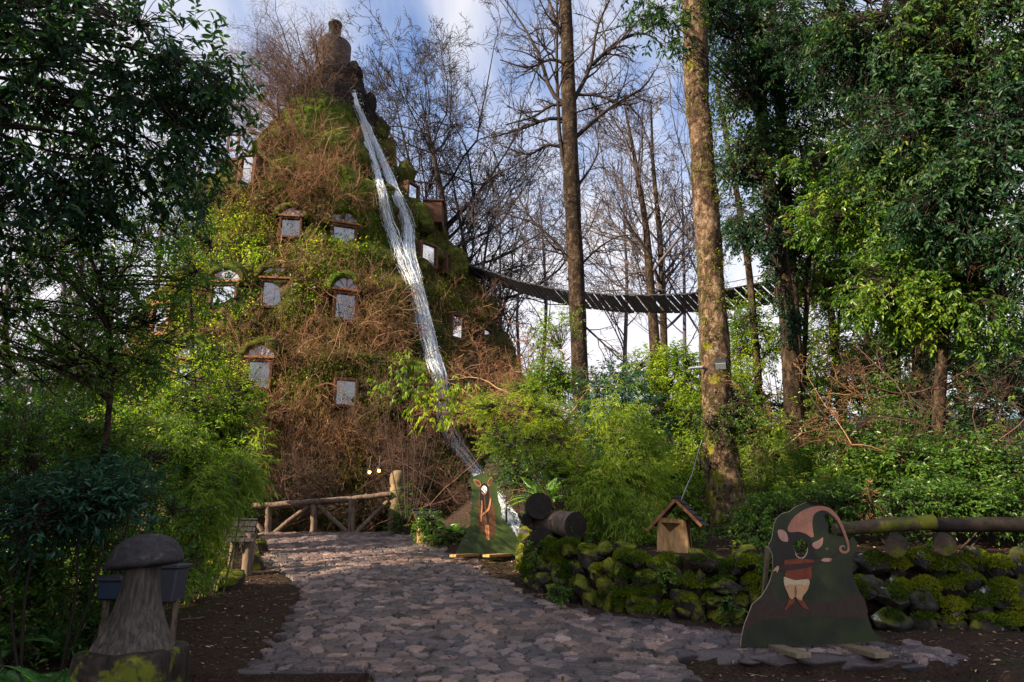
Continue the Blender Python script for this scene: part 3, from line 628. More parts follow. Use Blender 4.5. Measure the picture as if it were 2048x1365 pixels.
bramble('dry_brambles', 'rust brown leafless brambles hanging over the mossy lodge slope',
        [([(470, 255), (520, 230), (700, 270), (740, 420), (700, 440), (450, 420)], 330), ([(480, 610), (540, 640), (640, 660), (800, 620), (840, 720), (600, 760), (470, 720)], 170), ([(560, 480), (650, 520), (640, 600), (500, 600)], 40), ([(480, 790), (900, 780), (930, 860), (900, 960), (480, 930)], 260), ([(860, 590), (960, 600), (1040, 760), (1060, 860), (920, 850), (870, 700)], 170), ([(300, 640), (480, 640), (500, 800), (260, 800)], 60), ([(700, 560), (840, 600), (850, 700), (720, 680)], 90)],
        kind='stuff')
# the shaggy bare shrub round the chimney
P, Nn = seeds([([(560, 130), (640, 90), (700, 130), (730, 240), (600, 300), (500, 280)], 90)])
P = P[P[:, 0] < ca[0] + .3] if len(P) else P; extra = at(rng.uniform(500, 660, 130), rng.uniform(90, 300, 130), rng.uniform(37.5, 41, 130)); extra = np.vstack([extra, at(rng.uniform(595, 660, 24), rng.uniform(150, 260, 24), rng.uniform(36.4, 38, 24))]); P = np.vstack([P, extra]) if len(P) else extra
mb = MB(); d = norm(P - np.array([ca[0], YA, zb - 3])) + rng.normal(0, .5, P.shape) + [-.1, 0, .45]
Q = poly(P, d, rng.uniform(1.8, 4.2, len(P)), 8, .16, (0, 0, -.06)); R = rng.uniform(.02, .05, len(P))[:, None] * np.linspace(1, .3, 8); tubes(mb, Q, R, 4)
Q2, R2 = kids(Q, R, 12, .2, 1, .8, .55, 6, .2, (0, 0, -.03), .5); tubes(mb, Q2, R2, 3); Q3, R3 = kids(Q2, R2, 5, .15, 1, .8, .6, 4, .22, (0, 0, -.02), .6); tubes(mb, Q3, np.maximum(R3, .005), 3)
tag(mb.build('climbing_shrub', M['twig_brown'], origin=P.mean(0)), 'tangled leafless shrub wrapped around the rusty chimney on the lodge summit', 'shrub')
# hanging grass and moss tufts
allr = [[(385, 440), (640, 270), (770, 300), (940, 560), (1040, 790), (1000, 900), (900, 960), (480, 960), (180, 860), (300, 600)]]
P, Nn = seeds([(allr[0], 3900), ([(480, 790), (700, 775), (900, 800), (920, 860), (800, 905), (480, 880)], 1100)]); kz = (P[:, 2] < 20.5) & (fbm(P * .4, 3, 190) > -.12); P, Nn = P[kz], Nn[kz]; mb = MB(); k = 9; p = np.repeat(P, k, 0) + rng.normal(0, .16, (len(P) * k, 3)); n_ = np.repeat(Nn, k, 0)
d = n_ + rng.normal(0, .45, p.shape) + [0, 0, -.15]; Lg = rng.uniform(.18, .55, len(p)); wdt = .012
tone = np.clip(.5 + .9 * vn(p * .35, 91) - .25 * ss(14, 4, p[:, 2]) * 0 + .25 * ss(10, 5, p[:, 2]), 0, 1); sd = norm(np.cross(d, [0, 0, 1.])) * wdt; d = norm(d)
v = np.stack([p - sd, p + sd, p + d * Lg[:, None] * .5 + sd * .8 + [0, 0, -.04], p + d * Lg[:, None] * .5 - sd * .8 + [0, 0, -.04], p + d * Lg[:, None] * .8 + [0, 0, -1.] * Lg[:, None] * .55], 1)
i5 = 5 * np.arange(len(p))[:, None]; mb.add(v, np.array([0, 1, 2, 3]) + i5, np.repeat(np.clip(tone + rng.normal(0, .2, len(p)), 0, 1), 5)); mb.add(v, np.array([3, 2, 4]) + i5, np.repeat(np.clip(tone + rng.normal(0, .2, len(p)), 0, 1), 5))
tag(mb.build('hanging_grass', M['grass'], origin=P.mean(0)), kind='stuff')
P, Nn = seeds([(allr[0], 5200)]); kz = (P[:, 2] < 20.5) | (P[:, 0] > np.interp(P[:, 2], [20, 27], [-10.0, -11.0])); P, Nn = P[kz], Nn[kz]; mb = MB(); k = 12; p = np.repeat(P, k, 0) + rng.normal(0, .22, (len(P) * k, 3)) + np.repeat(Nn, k, 0) * rng.uniform(0, .25, (len(P) * k, 1))
keep_ = fbm(p * .55, 3, 93) > -.08; p = p[keep_]; n_ = np.repeat(Nn, k, 0)[keep_]
leaves(mb, p, n_ * .6 + rng.normal(0, .6, p.shape) + [0, 0, -.2], n_ + rng.normal(0, .3, p.shape), rng.uniform(.06, .15, len(p)), rng.uniform(.04, .08, len(p)), np.clip(.45 + .6 * vn(p * .5, 95) + rng.normal(0, .2, len(p)), 0, 1), 0, True)
tag(mb.build('slope_moss', M['mossleaf'], origin=P.mean(0)), kind='stuff')

P, Nn = seeds([(allr[0], 520)], True); kz = P[:, 2] < 25; P, Nn = P[kz], Nn[kz]; mb = MB(); Q = poly(np.repeat(P, 2, 0) + rng.normal(0, .15, (2 * len(P), 3)), np.repeat(Nn, 2, 0) * .8 + rng.normal(0, .2, (2 * len(P), 3)), rng.uniform(.8, 2.4, 2 * len(P)), 9, .06, (0, 0, -.55)); tubes(mb, Q, rng.uniform(.008, .02, len(Q))[:, None] * np.ones(9), 3)
leaves_on(mb, Q[:len(Q) // 2], 10, .10, .05, droop=.8, rnd0=rng.random(len(Q)), m=1)
tag(mb.build('hanging_creepers', [M['twig_brown'], M['leaf_mid']], origin=P.mean(0)), kind='stuff')
P, Nn = seeds([([(385, 440), (500, 400), (560, 480), (520, 620), (330, 680), (300, 620)], 110), ([(560, 440), (740, 480), (760, 640), (560, 640)], 40), ([(300, 640), (620, 660), (640, 760), (240, 820)], 70)], True); mb = MB(); k = 26; p = np.repeat(P, k, 0) + rng.normal(0, .22, (len(P) * k, 3)) + np.repeat(Nn, k, 0) * .2
leaves(mb, p, np.repeat(Nn, k, 0) + rng.normal(0, .8, p.shape), np.repeat(Nn, k, 0) + [0, 0, .6] + rng.normal(0, .4, p.shape), rng.uniform(.09, .2, len(p)), rng.uniform(.05, .09, len(p)), np.repeat(rng.random(len(P)), k) * .7 + .3 * rng.random(len(p)))
tag(mb.build('slope_leaves', M['leaf_yel'], origin=P.mean(0)), kind='stuff')

# ---------------------------------------------------------------- suspension bridge
BR = thing('rope_bridge', at(1230, 610, 30), 'dark hanging plank bridge sagging between the lodge and the forest', 'bridge')
m, t, b = mat('bridge_wood', .8, .2); t.links.new(ramp(t, noise(t, 5, 4), [(.3, (.016, .017, .022)), (.7, (.045, .045, .055))]), b.inputs['Base Color']); M['bridge'] = m
bp = resamp(np.stack([at(a_, b_, c_) for a_, b_, c_ in [(925, 538, 36.5), (985, 556, 34.5), (1050, 578, 33), (1140, 598, 31), (1230, 608, 29.5), (1320, 609, 28), (1400, 606, 26.5), (1480, 597, 25), (1560, 582, 23.5), (1650, 560, 22), (1720, 538, 21)]]), 200)
bl = np.r_[0, np.cumsum(np.linalg.norm(np.diff(bp, axis=0), axis=1))]; npl = 58; HW = .62
def bat(s): return np.array([np.interp(s, bl, bp[:, k]) for k in range(3)])
def bfr(s):
    T = norm(bat(min(s + .2, bl[-1])) - bat(max(s - .2, 0))); Sd = norm(np.cross(T, [0, 0, 1.])); Sd = norm(Sd + np.array([0, 0, .42]) * -np.sign(Sd[1]) * -1 * (1 if Sd[1] > 0 else -1) * -1 * 0 + 0); return T, Sd
tilt = -.5
for k in range(npl):
    s = (k + .5) * bl[-1] / npl; T, Sd = bfr(s); far_ = Sd if Sd[1] > 0 else -Sd; far_ = norm(far_ + np.array([0, 0, tilt])); R_ = frame(T, np.cross(T, far_)); R_ = np.stack([T, far_, np.cross(T, far_)], -1)
    box_ = MB(); box(box_, bat(s) + rng.normal(0, .01, 3), (bl[-1] / npl - .085, 2 * HW + rng.uniform(-.04, .04), .05), rot=R_, bev=.006); box_.build('plank', M['bridge'], BR)
for side, hh, nm in ((-1, 0, 'deck_cable'), (1, 0, 'deck_cable'), (-1, .75, 'hand_rope'), (1, .75, 'hand_rope')):
    L_ = []
    for s in np.linspace(0, bl[-1], 60):
        T, Sd = bfr(s); f_ = Sd if Sd[1] > 0 else -Sd; f_ = norm(f_ + np.array([0, 0, tilt])); u_ = np.cross(T, f_); u_ = u_ if u_[2] > 0 else -u_; L_.append(bat(s) + f_ * side * HW * .93 + u_ * (.045 + hh * (.35 + .3 * (2 * s / bl[-1] - 1) ** 2)))
    mb = MB(); tubes(mb, np.array(L_), np.full(60, .028 if hh == 0 else .014), 6); mb.build(nm, M['bridge'], BR)

for side in (-1, 1):
    Z_ = []
    for q_, s in enumerate(np.linspace(.3, bl[-1] - .3, 110)):
        T, Sd = bfr(s); f_ = Sd if Sd[1] > 0 else -Sd; f_ = norm(f_ + np.array([0, 0, tilt])); u_ = np.cross(T, f_); u_ = u_ if u_[2] > 0 else -u_; hh = .75 * (.35 + .3 * (2 * s / bl[-1] - 1) ** 2)
        Z_.append(bat(s) + f_ * side * HW * .93 + u_ * (.045 + (hh if q_ % 2 else 0)))
    mb = MB(); tubes(mb, np.array(Z_), np.full(110, .008), 4); mb.build('rope_net', M['bridge'], BR)
# ---------------------------------------------------------------- vegetation builders
NM = 2.3
def pxs(p): return float((np.asarray(p) - CAM) @ np.array([0, cP, sP])) / FPX
def ell(blobs):
    out_ = []
    for (px, py, Yd, rx, ry, rd, n) in blobs:
        c = at(px, py, Yd); s = pxs(c); out_.append((c, np.array([rx * s, rd, ry * s]), n))
    return out_
def crown(mbL, mbW, blobs, sl, nl, L, Wd, trunk=None, droop=.15, clump=.5, freq=1.1, nm=1.0, spread=.9, far=False, matL=0, K=5, rnd_shift=0., up=.0, twr=.006, ldroop=.25, limb=.035, nsub=9, thr=-.12, updir=.7):
    for c, r, n in ell(blobs):
        n = int(n * NM * nm); k = int(n * 2.4); u = norm(rng.standard_normal((k, 3))) * (rng.random((k, 1)) ** .42) * (1 + .20 * np.abs(rng.standard_normal((k, 1)))); p = c + u * r
        f = fbm(p * freq, 3, 120); o = np.argsort(-(f + rng.normal(0, .12, k)))[:n] if clump else np.arange(n); p = p[o]; u = u[o]
        p = p[p[:, 2] > gz(p[:, 0], p[:, 1]) + .03]
        if not len(p): continue
        u = (p - c) / r; n_ = len(p)
        d = u * .7 + rng.normal(0, .5, p.shape) + [0, 0, up - droop]
        Q = poly(p, d, sl * rng.uniform(.6, 1.25, n_), K, .16, (0, 0, -droop * .35)); tubes(mbW, Q, np.full((n_, 1), twr) * np.linspace(1, .5, K), 3)
        rs = np.clip(rng.normal(.40, .17, n_) + rnd_shift + .42 * vn(p * .8, 33), 0, 1)
        leaves_on(mbL, Q, nl, L, Wd, spread, ldroop, rs, far=far, m=matL, updir=updir)
        # limbs
        ns = max(2, min(nsub, n_ // 30)); sc = c + norm(rng.standard_normal((ns, 3))) * r * .5
        di = np.linalg.norm(p[:, None] - sc[None], axis=2); near_ = di.argmin(1)
        mid = (p + sc[near_]) / 2 + rng.normal(0, .06, p.shape) * np.linalg.norm(p - sc[near_], axis=1, keepdims=True)
        B = np.stack([sc[near_], mid, Q[:, 0]], 1); tubes(mbW, B, np.array([1.8, 1.4, 1.]) * twr * np.ones((n_, 1)), 3)
        if trunk is not None:
            tz = trunk[np.argmin(np.abs(trunk[:, 2] - (c[2] - r[2] * .5)))]
            for q in sc:
                h0 = tz + [0, 0, rng.uniform(-.3, .3)]; h0 = trunk[np.argmin(np.linalg.norm(trunk - h0, axis=1))]
                mid = h0 * .45 + q * .55 + rng.normal(0, .12, 3) + [0, 0, .25 * np.linalg.norm(q - h0) * .3]
                pl = resamp(np.array([h0, h0 * .75 + mid * .25 + [0, 0, .05], mid, q]), 9); tubes(mbW, pl, np.linspace(limb, twr * 1.8, 9), 6)
def trunkline(pts, K=40, tofoot=True):
    """pts: (px, py, width_px, Y) from top to bottom"""
    q = np.array([[*at(a, b_, y_), w_ * pxs(at(a, b_, y_)) / 2] for a, b_, w_, y_ in pts])
    return q
def trunk(mb, q, K=60, m=16, nz=.12, seed=0, flare=0.0, mat_=0):
    q = resamp(q, K); P, R = q[:, :3], q[:, 3]; a = np.arange(m) * 2 * np.pi / m
    T = norm(np.gradient(P, axis=0)); U = norm(np.cross(T, [0, 1., 0.])); Vv = np.cross(T, U)
    rr = R[:, None] * np.ones(m); dirv = U[:, None] * np.cos(a)[:, None] + Vv[:, None] * np.sin(a)[:, None]
    p0 = P[:, None] + dirv * rr[..., None]; sc = 1 / max(R.mean(), .05)
    rr = rr * (1 + nz * fbm(p0 * [sc * .6, sc * .6, sc * .22] + seed, 4, 140) + nz * .45 * fbm(p0 * sc * 2.2 + seed, 3, 150))
    v = P[:, None] + dirv * rr[..., None]; k, j = np.meshgrid(np.arange(K - 1), np.arange(m), indexing='ij'); j2 = (j + 1) % m
    mb.add(v, np.stack([k * m + j, k * m + j2, (k + 1) * m + j2, (k + 1) * m + j], -1).reshape(-1, 4), .5, mat_, True); return P, R
def foot(q):
    """extend a trunk line to the ground"""
    b_ = q[-1]; g = float(gz(b_[0], b_[1])) - .25
    if b_[2] > g:
        nx_ = b_.copy(); nx_[2] = g; nx_[3] *= 1.15; q = np.vstack([q, nx_])
    return q
def leafy(name, label, cat, blobs, lm, wm='twig_dark', base=None, tr=None, trm='bark_dark', group=None, extra=None, **k):
    """a leafy plant or tree: crown (leaves), stems, optional trunk line"""
    es = ell(blobs)
    if tr is not None: q = foot(trunkline(tr)); P0 = q[-1, :3].copy()
    elif base is not None: q = None; P0 = np.array(base, float)
    else:
        q = None; c = np.mean([e[0] for e in es], 0); P0 = np.array([c[0], c[1], float(gz(c[0], c[1]))])
    o = thing(name, P0, label, cat, group); mbL, mbW = MB(), MB()
    if q is not None:
        mt = MB(); P, R = trunk(mt, q, K=70, m=18, seed=P0[0]); mt.build('trunk', M[trm], o)
        crown(mbL, mbW, blobs, trunk=P, **k)
    else:
        crown(mbL, mbW, blobs, **k)
        for c, r, n in es:
            for _ in range(max(1, n // 100) if base is not None else max(2, min(7, n // 50))):
                tgt = c + norm(rng.standard_normal(3)) * r * .6; bw = .92 if base is not None else .35; b_ = np.array([P0[0] * bw + c[0] * (1 - bw) + rng.normal(0, .2 * (1.1 - bw)), P0[1] * bw + c[1] * (1 - bw) + rng.normal(0, .15 * (1.1 - bw)), 0]); b_[2] = float(gz(b_[0], b_[1])) - .05
                mid = (b_ + tgt) / 2 + rng.normal(0, .12, 3); tubes(mbW, resamp(np.array([b_, mid, tgt]), 8), np.linspace(.022, .008, 8), 5)
    if extra: extra(mbL, mbW)
    mbL.build('crown', M[lm], o); mbW.build('branches', M[wm], o); return o
def bare(name, label, base_px, top_px, Yd, wpx, limbs=14, spread=.75, ratio=.5, lv=(7, 6, 4), mat_='twig_far', tm=None, group=None, bend=.03, t0=.25, rr=.5, minr=.006, wig=.14, up=.06, extra_limbs=None, line=None, sc3=1.0):
    if line is None:
        a = at(*top_px, Yd); b_ = at(*base_px, Yd); mid = (a + b_) / 2 + rng.normal(0, bend, 3) * np.linalg.norm(a - b_)
        s = pxs(b_); q = np.vstack([[*a, wpx * s * .06], [*mid, wpx * s * .36], [*b_, wpx * s * .5]])
    else: q = trunkline(line)
    q = foot(q); o = thing(name, q[-1, :3], label, 'tree', group); mt = MB(); P, R = trunk(mt, q, K=50, m=12, seed=q[0, 0]); mt.build('trunk', M[tm or mat_], o)
    mb = MB(); P = P[::-1][None]; R = R[::-1][None]
    Q, Rq = kids(P, R, limbs, t0, .98, spread, ratio, 9, wig, (0, 0, up), rr, .2)
    if extra_limbs:
        E = np.stack([resamp(np.stack([at(*e) for e in L_[0]]), 9) for L_ in extra_limbs]); Re = np.stack([np.linspace(L_[1], L_[1] * .3, 9) * pxs(L0) for L_, L0 in zip(extra_limbs, E[:, 0])]); Q = np.concatenate([Q, E]); Rq = np.concatenate([Rq, Re])
    Rq = np.maximum(Rq, minr * 1.6); tubes(mb, Q, Rq, 6)
    for li, n in enumerate(lv):
        Q, Rq = kids(Q, Rq, n, .15, 1., .75, .55 * sc3, 6 if li < 2 else 4, wig * 1.3, (0, 0, up * .6), .6, .35); Rq = np.maximum(Rq, minr); tubes(mb, Q, Rq, 3)
    mb.build('branches', M[mat_], o); return o
# ---------------------------------------------------------------- trees
# T1: the big sunlit trunk
q = foot(trunkline([(1372, -420, 24, 15.2), (1378, -200, 34, 15.1), (1387, 0, 43, 15), (1396, 200, 47, 15), (1410, 400, 51, 15), (1424, 600, 53, 15), (1432, 750, 56, 15), (1441, 880, 62, 15), (1452, 980, 74, 15), (1462, 1045, 94, 15), (1468, 1075, 112, 15)]))
T1 = thing('tall_tree', q[-1, :3], 'thick mottled trunk with yellow moss, lamps and ivy, rising behind the carved log hut', 'tree')
mt = MB(); P, R = trunk(mt, q, K=420, m=72, nz=.20, seed=2.); mt.build('trunk', M['bark'], T1); T1P, T1R = P, R
mb = MB(); Q, Rq = kids(P[:120][::-1][None], R[:120][::-1][None], 14, .35, 1, .9, .5, 8, .15, (0, 0, .05), .4, .3); tubes(mb, Q, Rq, 6); Q, Rq = kids(Q, Rq, 9, .2, 1, .8, .5, 6, .2, (0, 0, .03), .6); tubes(mb, Q, Rq, 4); Q, Rq = kids(Q, Rq, 5, .2, 1, .8, .5, 4, .2, (0, 0, .03), .6); tubes(mb, Q, Rq, 3)
mb.build('branches', M['twig_dark'], T1)
mb = MB()                                             # bark plates and moss cushions standing proud of the bark
for k in range(900):
    t_ = rng.random(); i_ = int((.30 + .68 * t_) * 419); a_ = rng.uniform(np.pi, 2 * np.pi); c_ = P[i_] + np.array([math.cos(a_), math.sin(a_), 0]) * R[i_] * 1.0
    if fbm(c_[None] * [2.5, 2.5, 1.2], 3, 160)[0] < .02 - .12 * (t_ > .55) * (math.cos(a_) < .2): continue
    N_ = 14; p_ = c_ + rng.normal(0, .05, (N_, 3)); o_ = np.array([math.cos(a_), math.sin(a_), 0]); leaves(mb, p_, o_ + rng.normal(0, .6, (N_, 3)), o_ + rng.normal(0, .4, (N_, 3)), .035, .022, np.clip(rng.normal(.7, .25, N_), 0, 1), 0, True)
mb.build('trunk_moss', M['mossleaf'], T1)
mb = MB(); mw = MB(); crown(mb, mw, [(1478, 810, 14.75, 34, 36, .35, 60), (1440, 850, 14.6, 44, 26, .3, 46), (1500, 880, 14.8, 24, 60, .3, 50), (1488, 1060, 14.5, 50, 34, .4, 60)], .22, 7, .06, .035, droop=.3)
mb.build('ivy', M['leaf_mid'], T1); mw.build('ivy_stems', M['twig_dark'], T1)
# T2: dark bare tree, centre
E = [([(1137, 215, 22), (1105, 200, 22), (1080, 110, 22), (1040, 40, 22), (1010, 0, 22)], 5), ([(1135, 100, 22), (1110, 40, 22), (1085, -40, 22)], 5), ([(1143, 210, 22), (1185, 130, 22), (1190, 60, 22), (1220, 0, 22)], 5), ([(1185, 130, 22), (1230, 85, 22), (1290, 60, 22), (1330, 95, 22)], 4.5), ([(1148, 278, 22), (1190, 240, 22), (1240, 200, 22), (1290, 180, 22), (1310, 140, 22)], 5), ([(1140, 240, 22), (1100, 235, 22), (1040, 260, 22), (985, 275, 22)], 5),
     ([(1135, 300, 22), (1095, 285, 22), (1060, 315, 22), (1000, 290, 22)], 4), ([(1135, 130, 22), (1100, 115, 22), (1060, 140, 22), (1000, 120, 22)], 4), ([(1140, 215, 22), (1108, 205, 22), (1070, 235, 22), (1010, 250, 22)], 4), ([(1147, 190, 22), (1200, 190, 22), (1250, 215, 22), (1290, 200, 22)], 3.5), ([(1150, 540, 22), (1110, 480, 22), (1060, 440, 22), (1030, 380, 22)], 4), ([(1135, 560, 22), (1190, 500, 22), (1235, 470, 22), (1290, 470, 22)], 3),
     ([(1155, 640, 22), (1210, 690, 22), (1250, 730, 22), (1300, 750, 22)], 2.5), ([(1140, 380, 22), (1118, 300, 22), (1116, 210, 22), (1112, 100, 22), (1118, 0, 22), (1105, -60, 22)], 5), ([(1150, 380, 22), (1180, 340, 22), (1200, 300, 22), (1190, 250, 22)], 3)]
bare('bare_tree', 'tall dark leafless tree with crooked limbs in front of the hanging bridge', None, None, 22, 30, limbs=9, ratio=.12, lv=(9, 7, 3), mat_='twig_dark', tm='bark_mid', extra_limbs=E, t0=.55, minr=.006, wig=.16, up=.03,
     line=[(1122, -420, 12, 22), (1126, -200, 18, 22), (1131, 0, 23, 22), (1138, 200, 29, 22), (1144, 400, 33, 22), (1155, 600, 33, 22), (1160, 750, 34, 22), (1167, 850, 40, 22)])
# background bare trees
bare('bare_tree', 'pale leafless tree with spreading crown right behind the bridge, left of the thick mottled trunk', (1312, 800), (1262, 190), 34, 34, rr=.4, limbs=18, spread=.8, ratio=.42, lv=(7, 6, 4), t0=.3, minr=.011, line=[(1250, 215, 4, 34), (1272, 330, 9, 34), (1292, 450, 13, 34), (1300, 560, 18, 34), (1312, 720, 22, 34), (1318, 860, 24, 34)], tm='bark_mid')
bare('bare_tree', 'slender straight leafless tree beside the thick mottled trunk, behind the bridge', (1330, 800), (1300, 180), 35, 24, rr=.4, limbs=22, spread=.7, ratio=.38, lv=(7, 6, 3), t0=.3, minr=.011, line=[(1302, 200, 3, 35), (1305, 320, 7, 35), (1318, 450, 11, 35), (1325, 560, 13, 35), (1330, 800, 17, 35)], tm='bark_mid')
bare('bare_tree', 'bushy dark leafless tree rising directly behind the right shoulder of the lodge', (905, 760), (840, 190), 47, 18, limbs=34, spread=1.0, ratio=.46, lv=(8, 7, 4), mat_='twig_dark', t0=.3, minr=.014, up=.09, wig=.2)
bare('bare_tree', 'rounded dark leafless tree leaning out beyond the lodge rocks', (930, 800), (790, 200), 48, 15, limbs=28, spread=.9, ratio=.42, lv=(8, 7, 4), mat_='twig_dark', t0=.4, minr=.014, up=.09, wig=.2)
bare('bare_tree', 'low dark leafless tree spreading beyond the dormer box of the lodge', (960, 800), (900, 330), 46, 14, limbs=30, spread=1.0, ratio=.5, lv=(8, 6, 4), mat_='twig_dark', t0=.2, minr=.013, up=.07, wig=.2)
for k, (bx, tx, ty, Yd, wd, lb) in enumerate([(1012, 1000, 400, 40, 9, 'thin leafless tree just above the left end of the bridge'), (1045, 1052, 430, 38, 8, 'wispy leafless tree between the lodge and the dark bare tree'), (1080, 1075, 330, 42, 9, 'pale wispy leafless tree touching the left side of the dark bare tree'),
                                              (1245, 1240, 260, 44, 10, 'faint leafless tree with fine twigs left of the pale spreading tree'), (1370, 1362, 300, 38, 9, 'fine leafless tree half hidden by the thick mottled trunk'), (985, 960, 480, 36, 12, 'low brown leafless tree where the bridge meets the lodge')]):
    bare('bare_tree', lb, (bx, 840), (tx, ty), Yd, wd, limbs=15, spread=.75, ratio=.36, lv=(6, 5, 3), t0=.2, minr=.011, rr=.38, group='leafless trees behind the bridge', mat_='twig_far' if k != 6 else 'twig_red')
for k, (bx, tx, ty, Yd, wd, lb) in enumerate([(20, 30, 420, 30, 16, 'leafless tree at the left border behind the dark leaves'), (110, 120, 430, 32, 14, 'second leafless tree from the left border behind the dark leaves'), (170, 178, 380, 34, 16, 'forked pale leafless tree left of the wooden shed roof'), (215, 232, 420, 36, 13, 'thin leafless tree above the wooden shed roof'), (290, 330, 330, 46, 18, 'leafless tree at the left foot of the lodge'), (372, 400, 250, 50, 16, 'leafless tree behind the left shoulder of the lodge')]):
    bare('bare_tree', lb, (bx, 860), (tx, ty), Yd, wd, limbs=22, spread=.75, ratio=.36, lv=(6, 5, 3), t0=.25, minr=.012, group='leafless trees left of the lodge')
bare('bare_tree', 'long fine twigs of a leafless tree brushing the upper left edge of the thick trunk', (1400, 700), (1350, -60), 24, 9, limbs=26, spread=.5, ratio=.42, lv=(5, 4), mat_='twig_far', t0=.2, minr=.006, up=.08)

K1 = dict(nm=.30, freq=2.4, sl=.42, nl=8, L=.15, Wd=.058, droop=.35, ldroop=.35, twr=.004, limb=.022)
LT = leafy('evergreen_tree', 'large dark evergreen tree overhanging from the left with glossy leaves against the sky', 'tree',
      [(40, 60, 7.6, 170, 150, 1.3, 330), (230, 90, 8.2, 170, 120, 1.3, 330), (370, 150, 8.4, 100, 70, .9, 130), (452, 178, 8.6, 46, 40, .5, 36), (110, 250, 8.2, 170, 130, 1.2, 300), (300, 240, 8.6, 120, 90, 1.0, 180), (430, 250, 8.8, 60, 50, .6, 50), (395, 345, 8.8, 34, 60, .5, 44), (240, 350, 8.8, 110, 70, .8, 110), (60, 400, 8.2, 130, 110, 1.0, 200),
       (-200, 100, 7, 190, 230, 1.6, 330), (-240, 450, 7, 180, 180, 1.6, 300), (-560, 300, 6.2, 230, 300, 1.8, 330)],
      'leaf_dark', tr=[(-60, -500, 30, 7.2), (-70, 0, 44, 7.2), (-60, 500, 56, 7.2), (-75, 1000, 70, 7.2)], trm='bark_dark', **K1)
leafy('hanging_creeper', 'clump of reddish brown creeper dangling below the dark evergreen branches', 'creeper', [(408, 360, 8.7, 14, 40, .12, 60), (424, 390, 8.7, 12, 36, .12, 50)], 'leaf_dark', wm='twig_red', base=at(410, 330, 8.7), sl=.22, nl=7, L=.035, Wd=.02, droop=.9, ldroop=.9, twr=.003) if False else None
K2 = dict(nm=.42, freq=3.0, sl=.38, nl=9, L=.085, Wd=.034, droop=.15, ldroop=.3, twr=.004, limb=.022)
leafy('laurel_tree', 'green broadleaf tree at the left partly hiding the lodge windows', 'tree',
      [(70, 560, 9.4, 130, 110, 1.0, 210), (210, 500, 9.8, 120, 90, 1.0, 200), (310, 450, 10.2, 70, 60, .8, 80), (230, 620, 10, 140, 90, 1.0, 220), (370, 560, 10.5, 80, 50, .7, 80), (460, 585, 10.5, 40, 22, .4, 22), (330, 660, 10.4, 90, 50, .8, 90), (80, 720, 9.4, 120, 80, .9, 130), (205, 730, 10.2, 90, 60, .8, 90), (330, 740, 10.8, 110, 45, .8, 90), (-120, 650, 8.6, 130, 170, 1.2, 220)],
      'leaf_mid', tr=[(150, 420, 4, 10), (210, 600, 8, 10), (225, 720, 10, 10), (215, 860, 12, 10), (190, 1040, 14, 10)], trm='bark_dark', **K2)
leafy('sparse_tree', 'slim light-leaved tree against the sky just left of the lodge', 'tree', [(365, 440, 15, 46, 90, .6, 70), (410, 470, 15, 30, 60, .5, 36), (340, 350, 15, 30, 50, .5, 26), (400, 400, 15, 26, 40, .4, 20)], 'leaf_mid', tr=[(365, 320, 4, 15), (375, 500, 7, 15), (390, 800, 10, 15)], sl=.4, nl=6, L=.07, Wd=.026, droop=.3, rnd_shift=.2, limb=.02)
SH = dict(sl=.34, nl=9, L=.065, Wd=.03, droop=.05, up=.25, twr=.004)
leafy('sunlit_shrub', 'tall yellow-green shrub growing in front of the lower left lodge windows', 'shrub', [(420, 800, 14.5, 90, 60, .9, 190), (330, 800, 14, 90, 50, .8, 150), (470, 850, 15, 50, 70, .7, 110), (400, 720, 14.5, 60, 34, .6, 60), (480, 770, 15, 40, 30, .5, 40)], 'leaf_yel', **SH)  # yellow sunlight put into the leaf colour
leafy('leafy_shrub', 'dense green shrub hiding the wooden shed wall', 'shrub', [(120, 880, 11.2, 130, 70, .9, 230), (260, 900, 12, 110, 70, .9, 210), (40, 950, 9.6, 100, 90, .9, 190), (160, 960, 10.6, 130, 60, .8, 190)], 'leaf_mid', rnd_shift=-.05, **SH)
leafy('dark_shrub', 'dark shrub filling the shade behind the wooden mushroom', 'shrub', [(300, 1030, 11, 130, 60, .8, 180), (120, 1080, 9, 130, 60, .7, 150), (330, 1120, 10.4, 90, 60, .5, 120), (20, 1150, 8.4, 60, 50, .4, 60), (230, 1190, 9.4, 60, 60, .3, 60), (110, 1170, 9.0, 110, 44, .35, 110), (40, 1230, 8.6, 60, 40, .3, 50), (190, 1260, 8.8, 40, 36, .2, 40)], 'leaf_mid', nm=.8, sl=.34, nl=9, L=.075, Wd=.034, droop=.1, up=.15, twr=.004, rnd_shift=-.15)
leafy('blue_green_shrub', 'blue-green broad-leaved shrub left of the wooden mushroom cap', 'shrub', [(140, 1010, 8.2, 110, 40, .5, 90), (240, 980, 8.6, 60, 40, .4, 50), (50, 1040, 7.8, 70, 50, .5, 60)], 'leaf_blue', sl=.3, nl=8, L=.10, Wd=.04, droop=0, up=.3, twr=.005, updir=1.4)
BM = dict(nm=.75, sl=.36, nl=11, L=.14, Wd=.018, spread=.55, droop=.25, ldroop=.55, twr=.003, freq=1.8, updir=.4)
leafy('bamboo_clump', 'bright feathery bamboo clump leaning over the path beside the small shingled shelter', 'bamboo', [(430, 955, 12.6, 66, 56, .6, 220), (380, 1000, 12, 60, 60, .5, 190), (388, 1060, 12.4, 46, 50, .45, 140), (490, 930, 13.2, 40, 40, .4, 80), (350, 920, 12.6, 70, 50, .6, 150), (375, 1120, 12, 40, 36, .4, 80), (290, 850, 13, 70, 40, .5, 110)], 'bamboo', wm='stem_green', **BM)
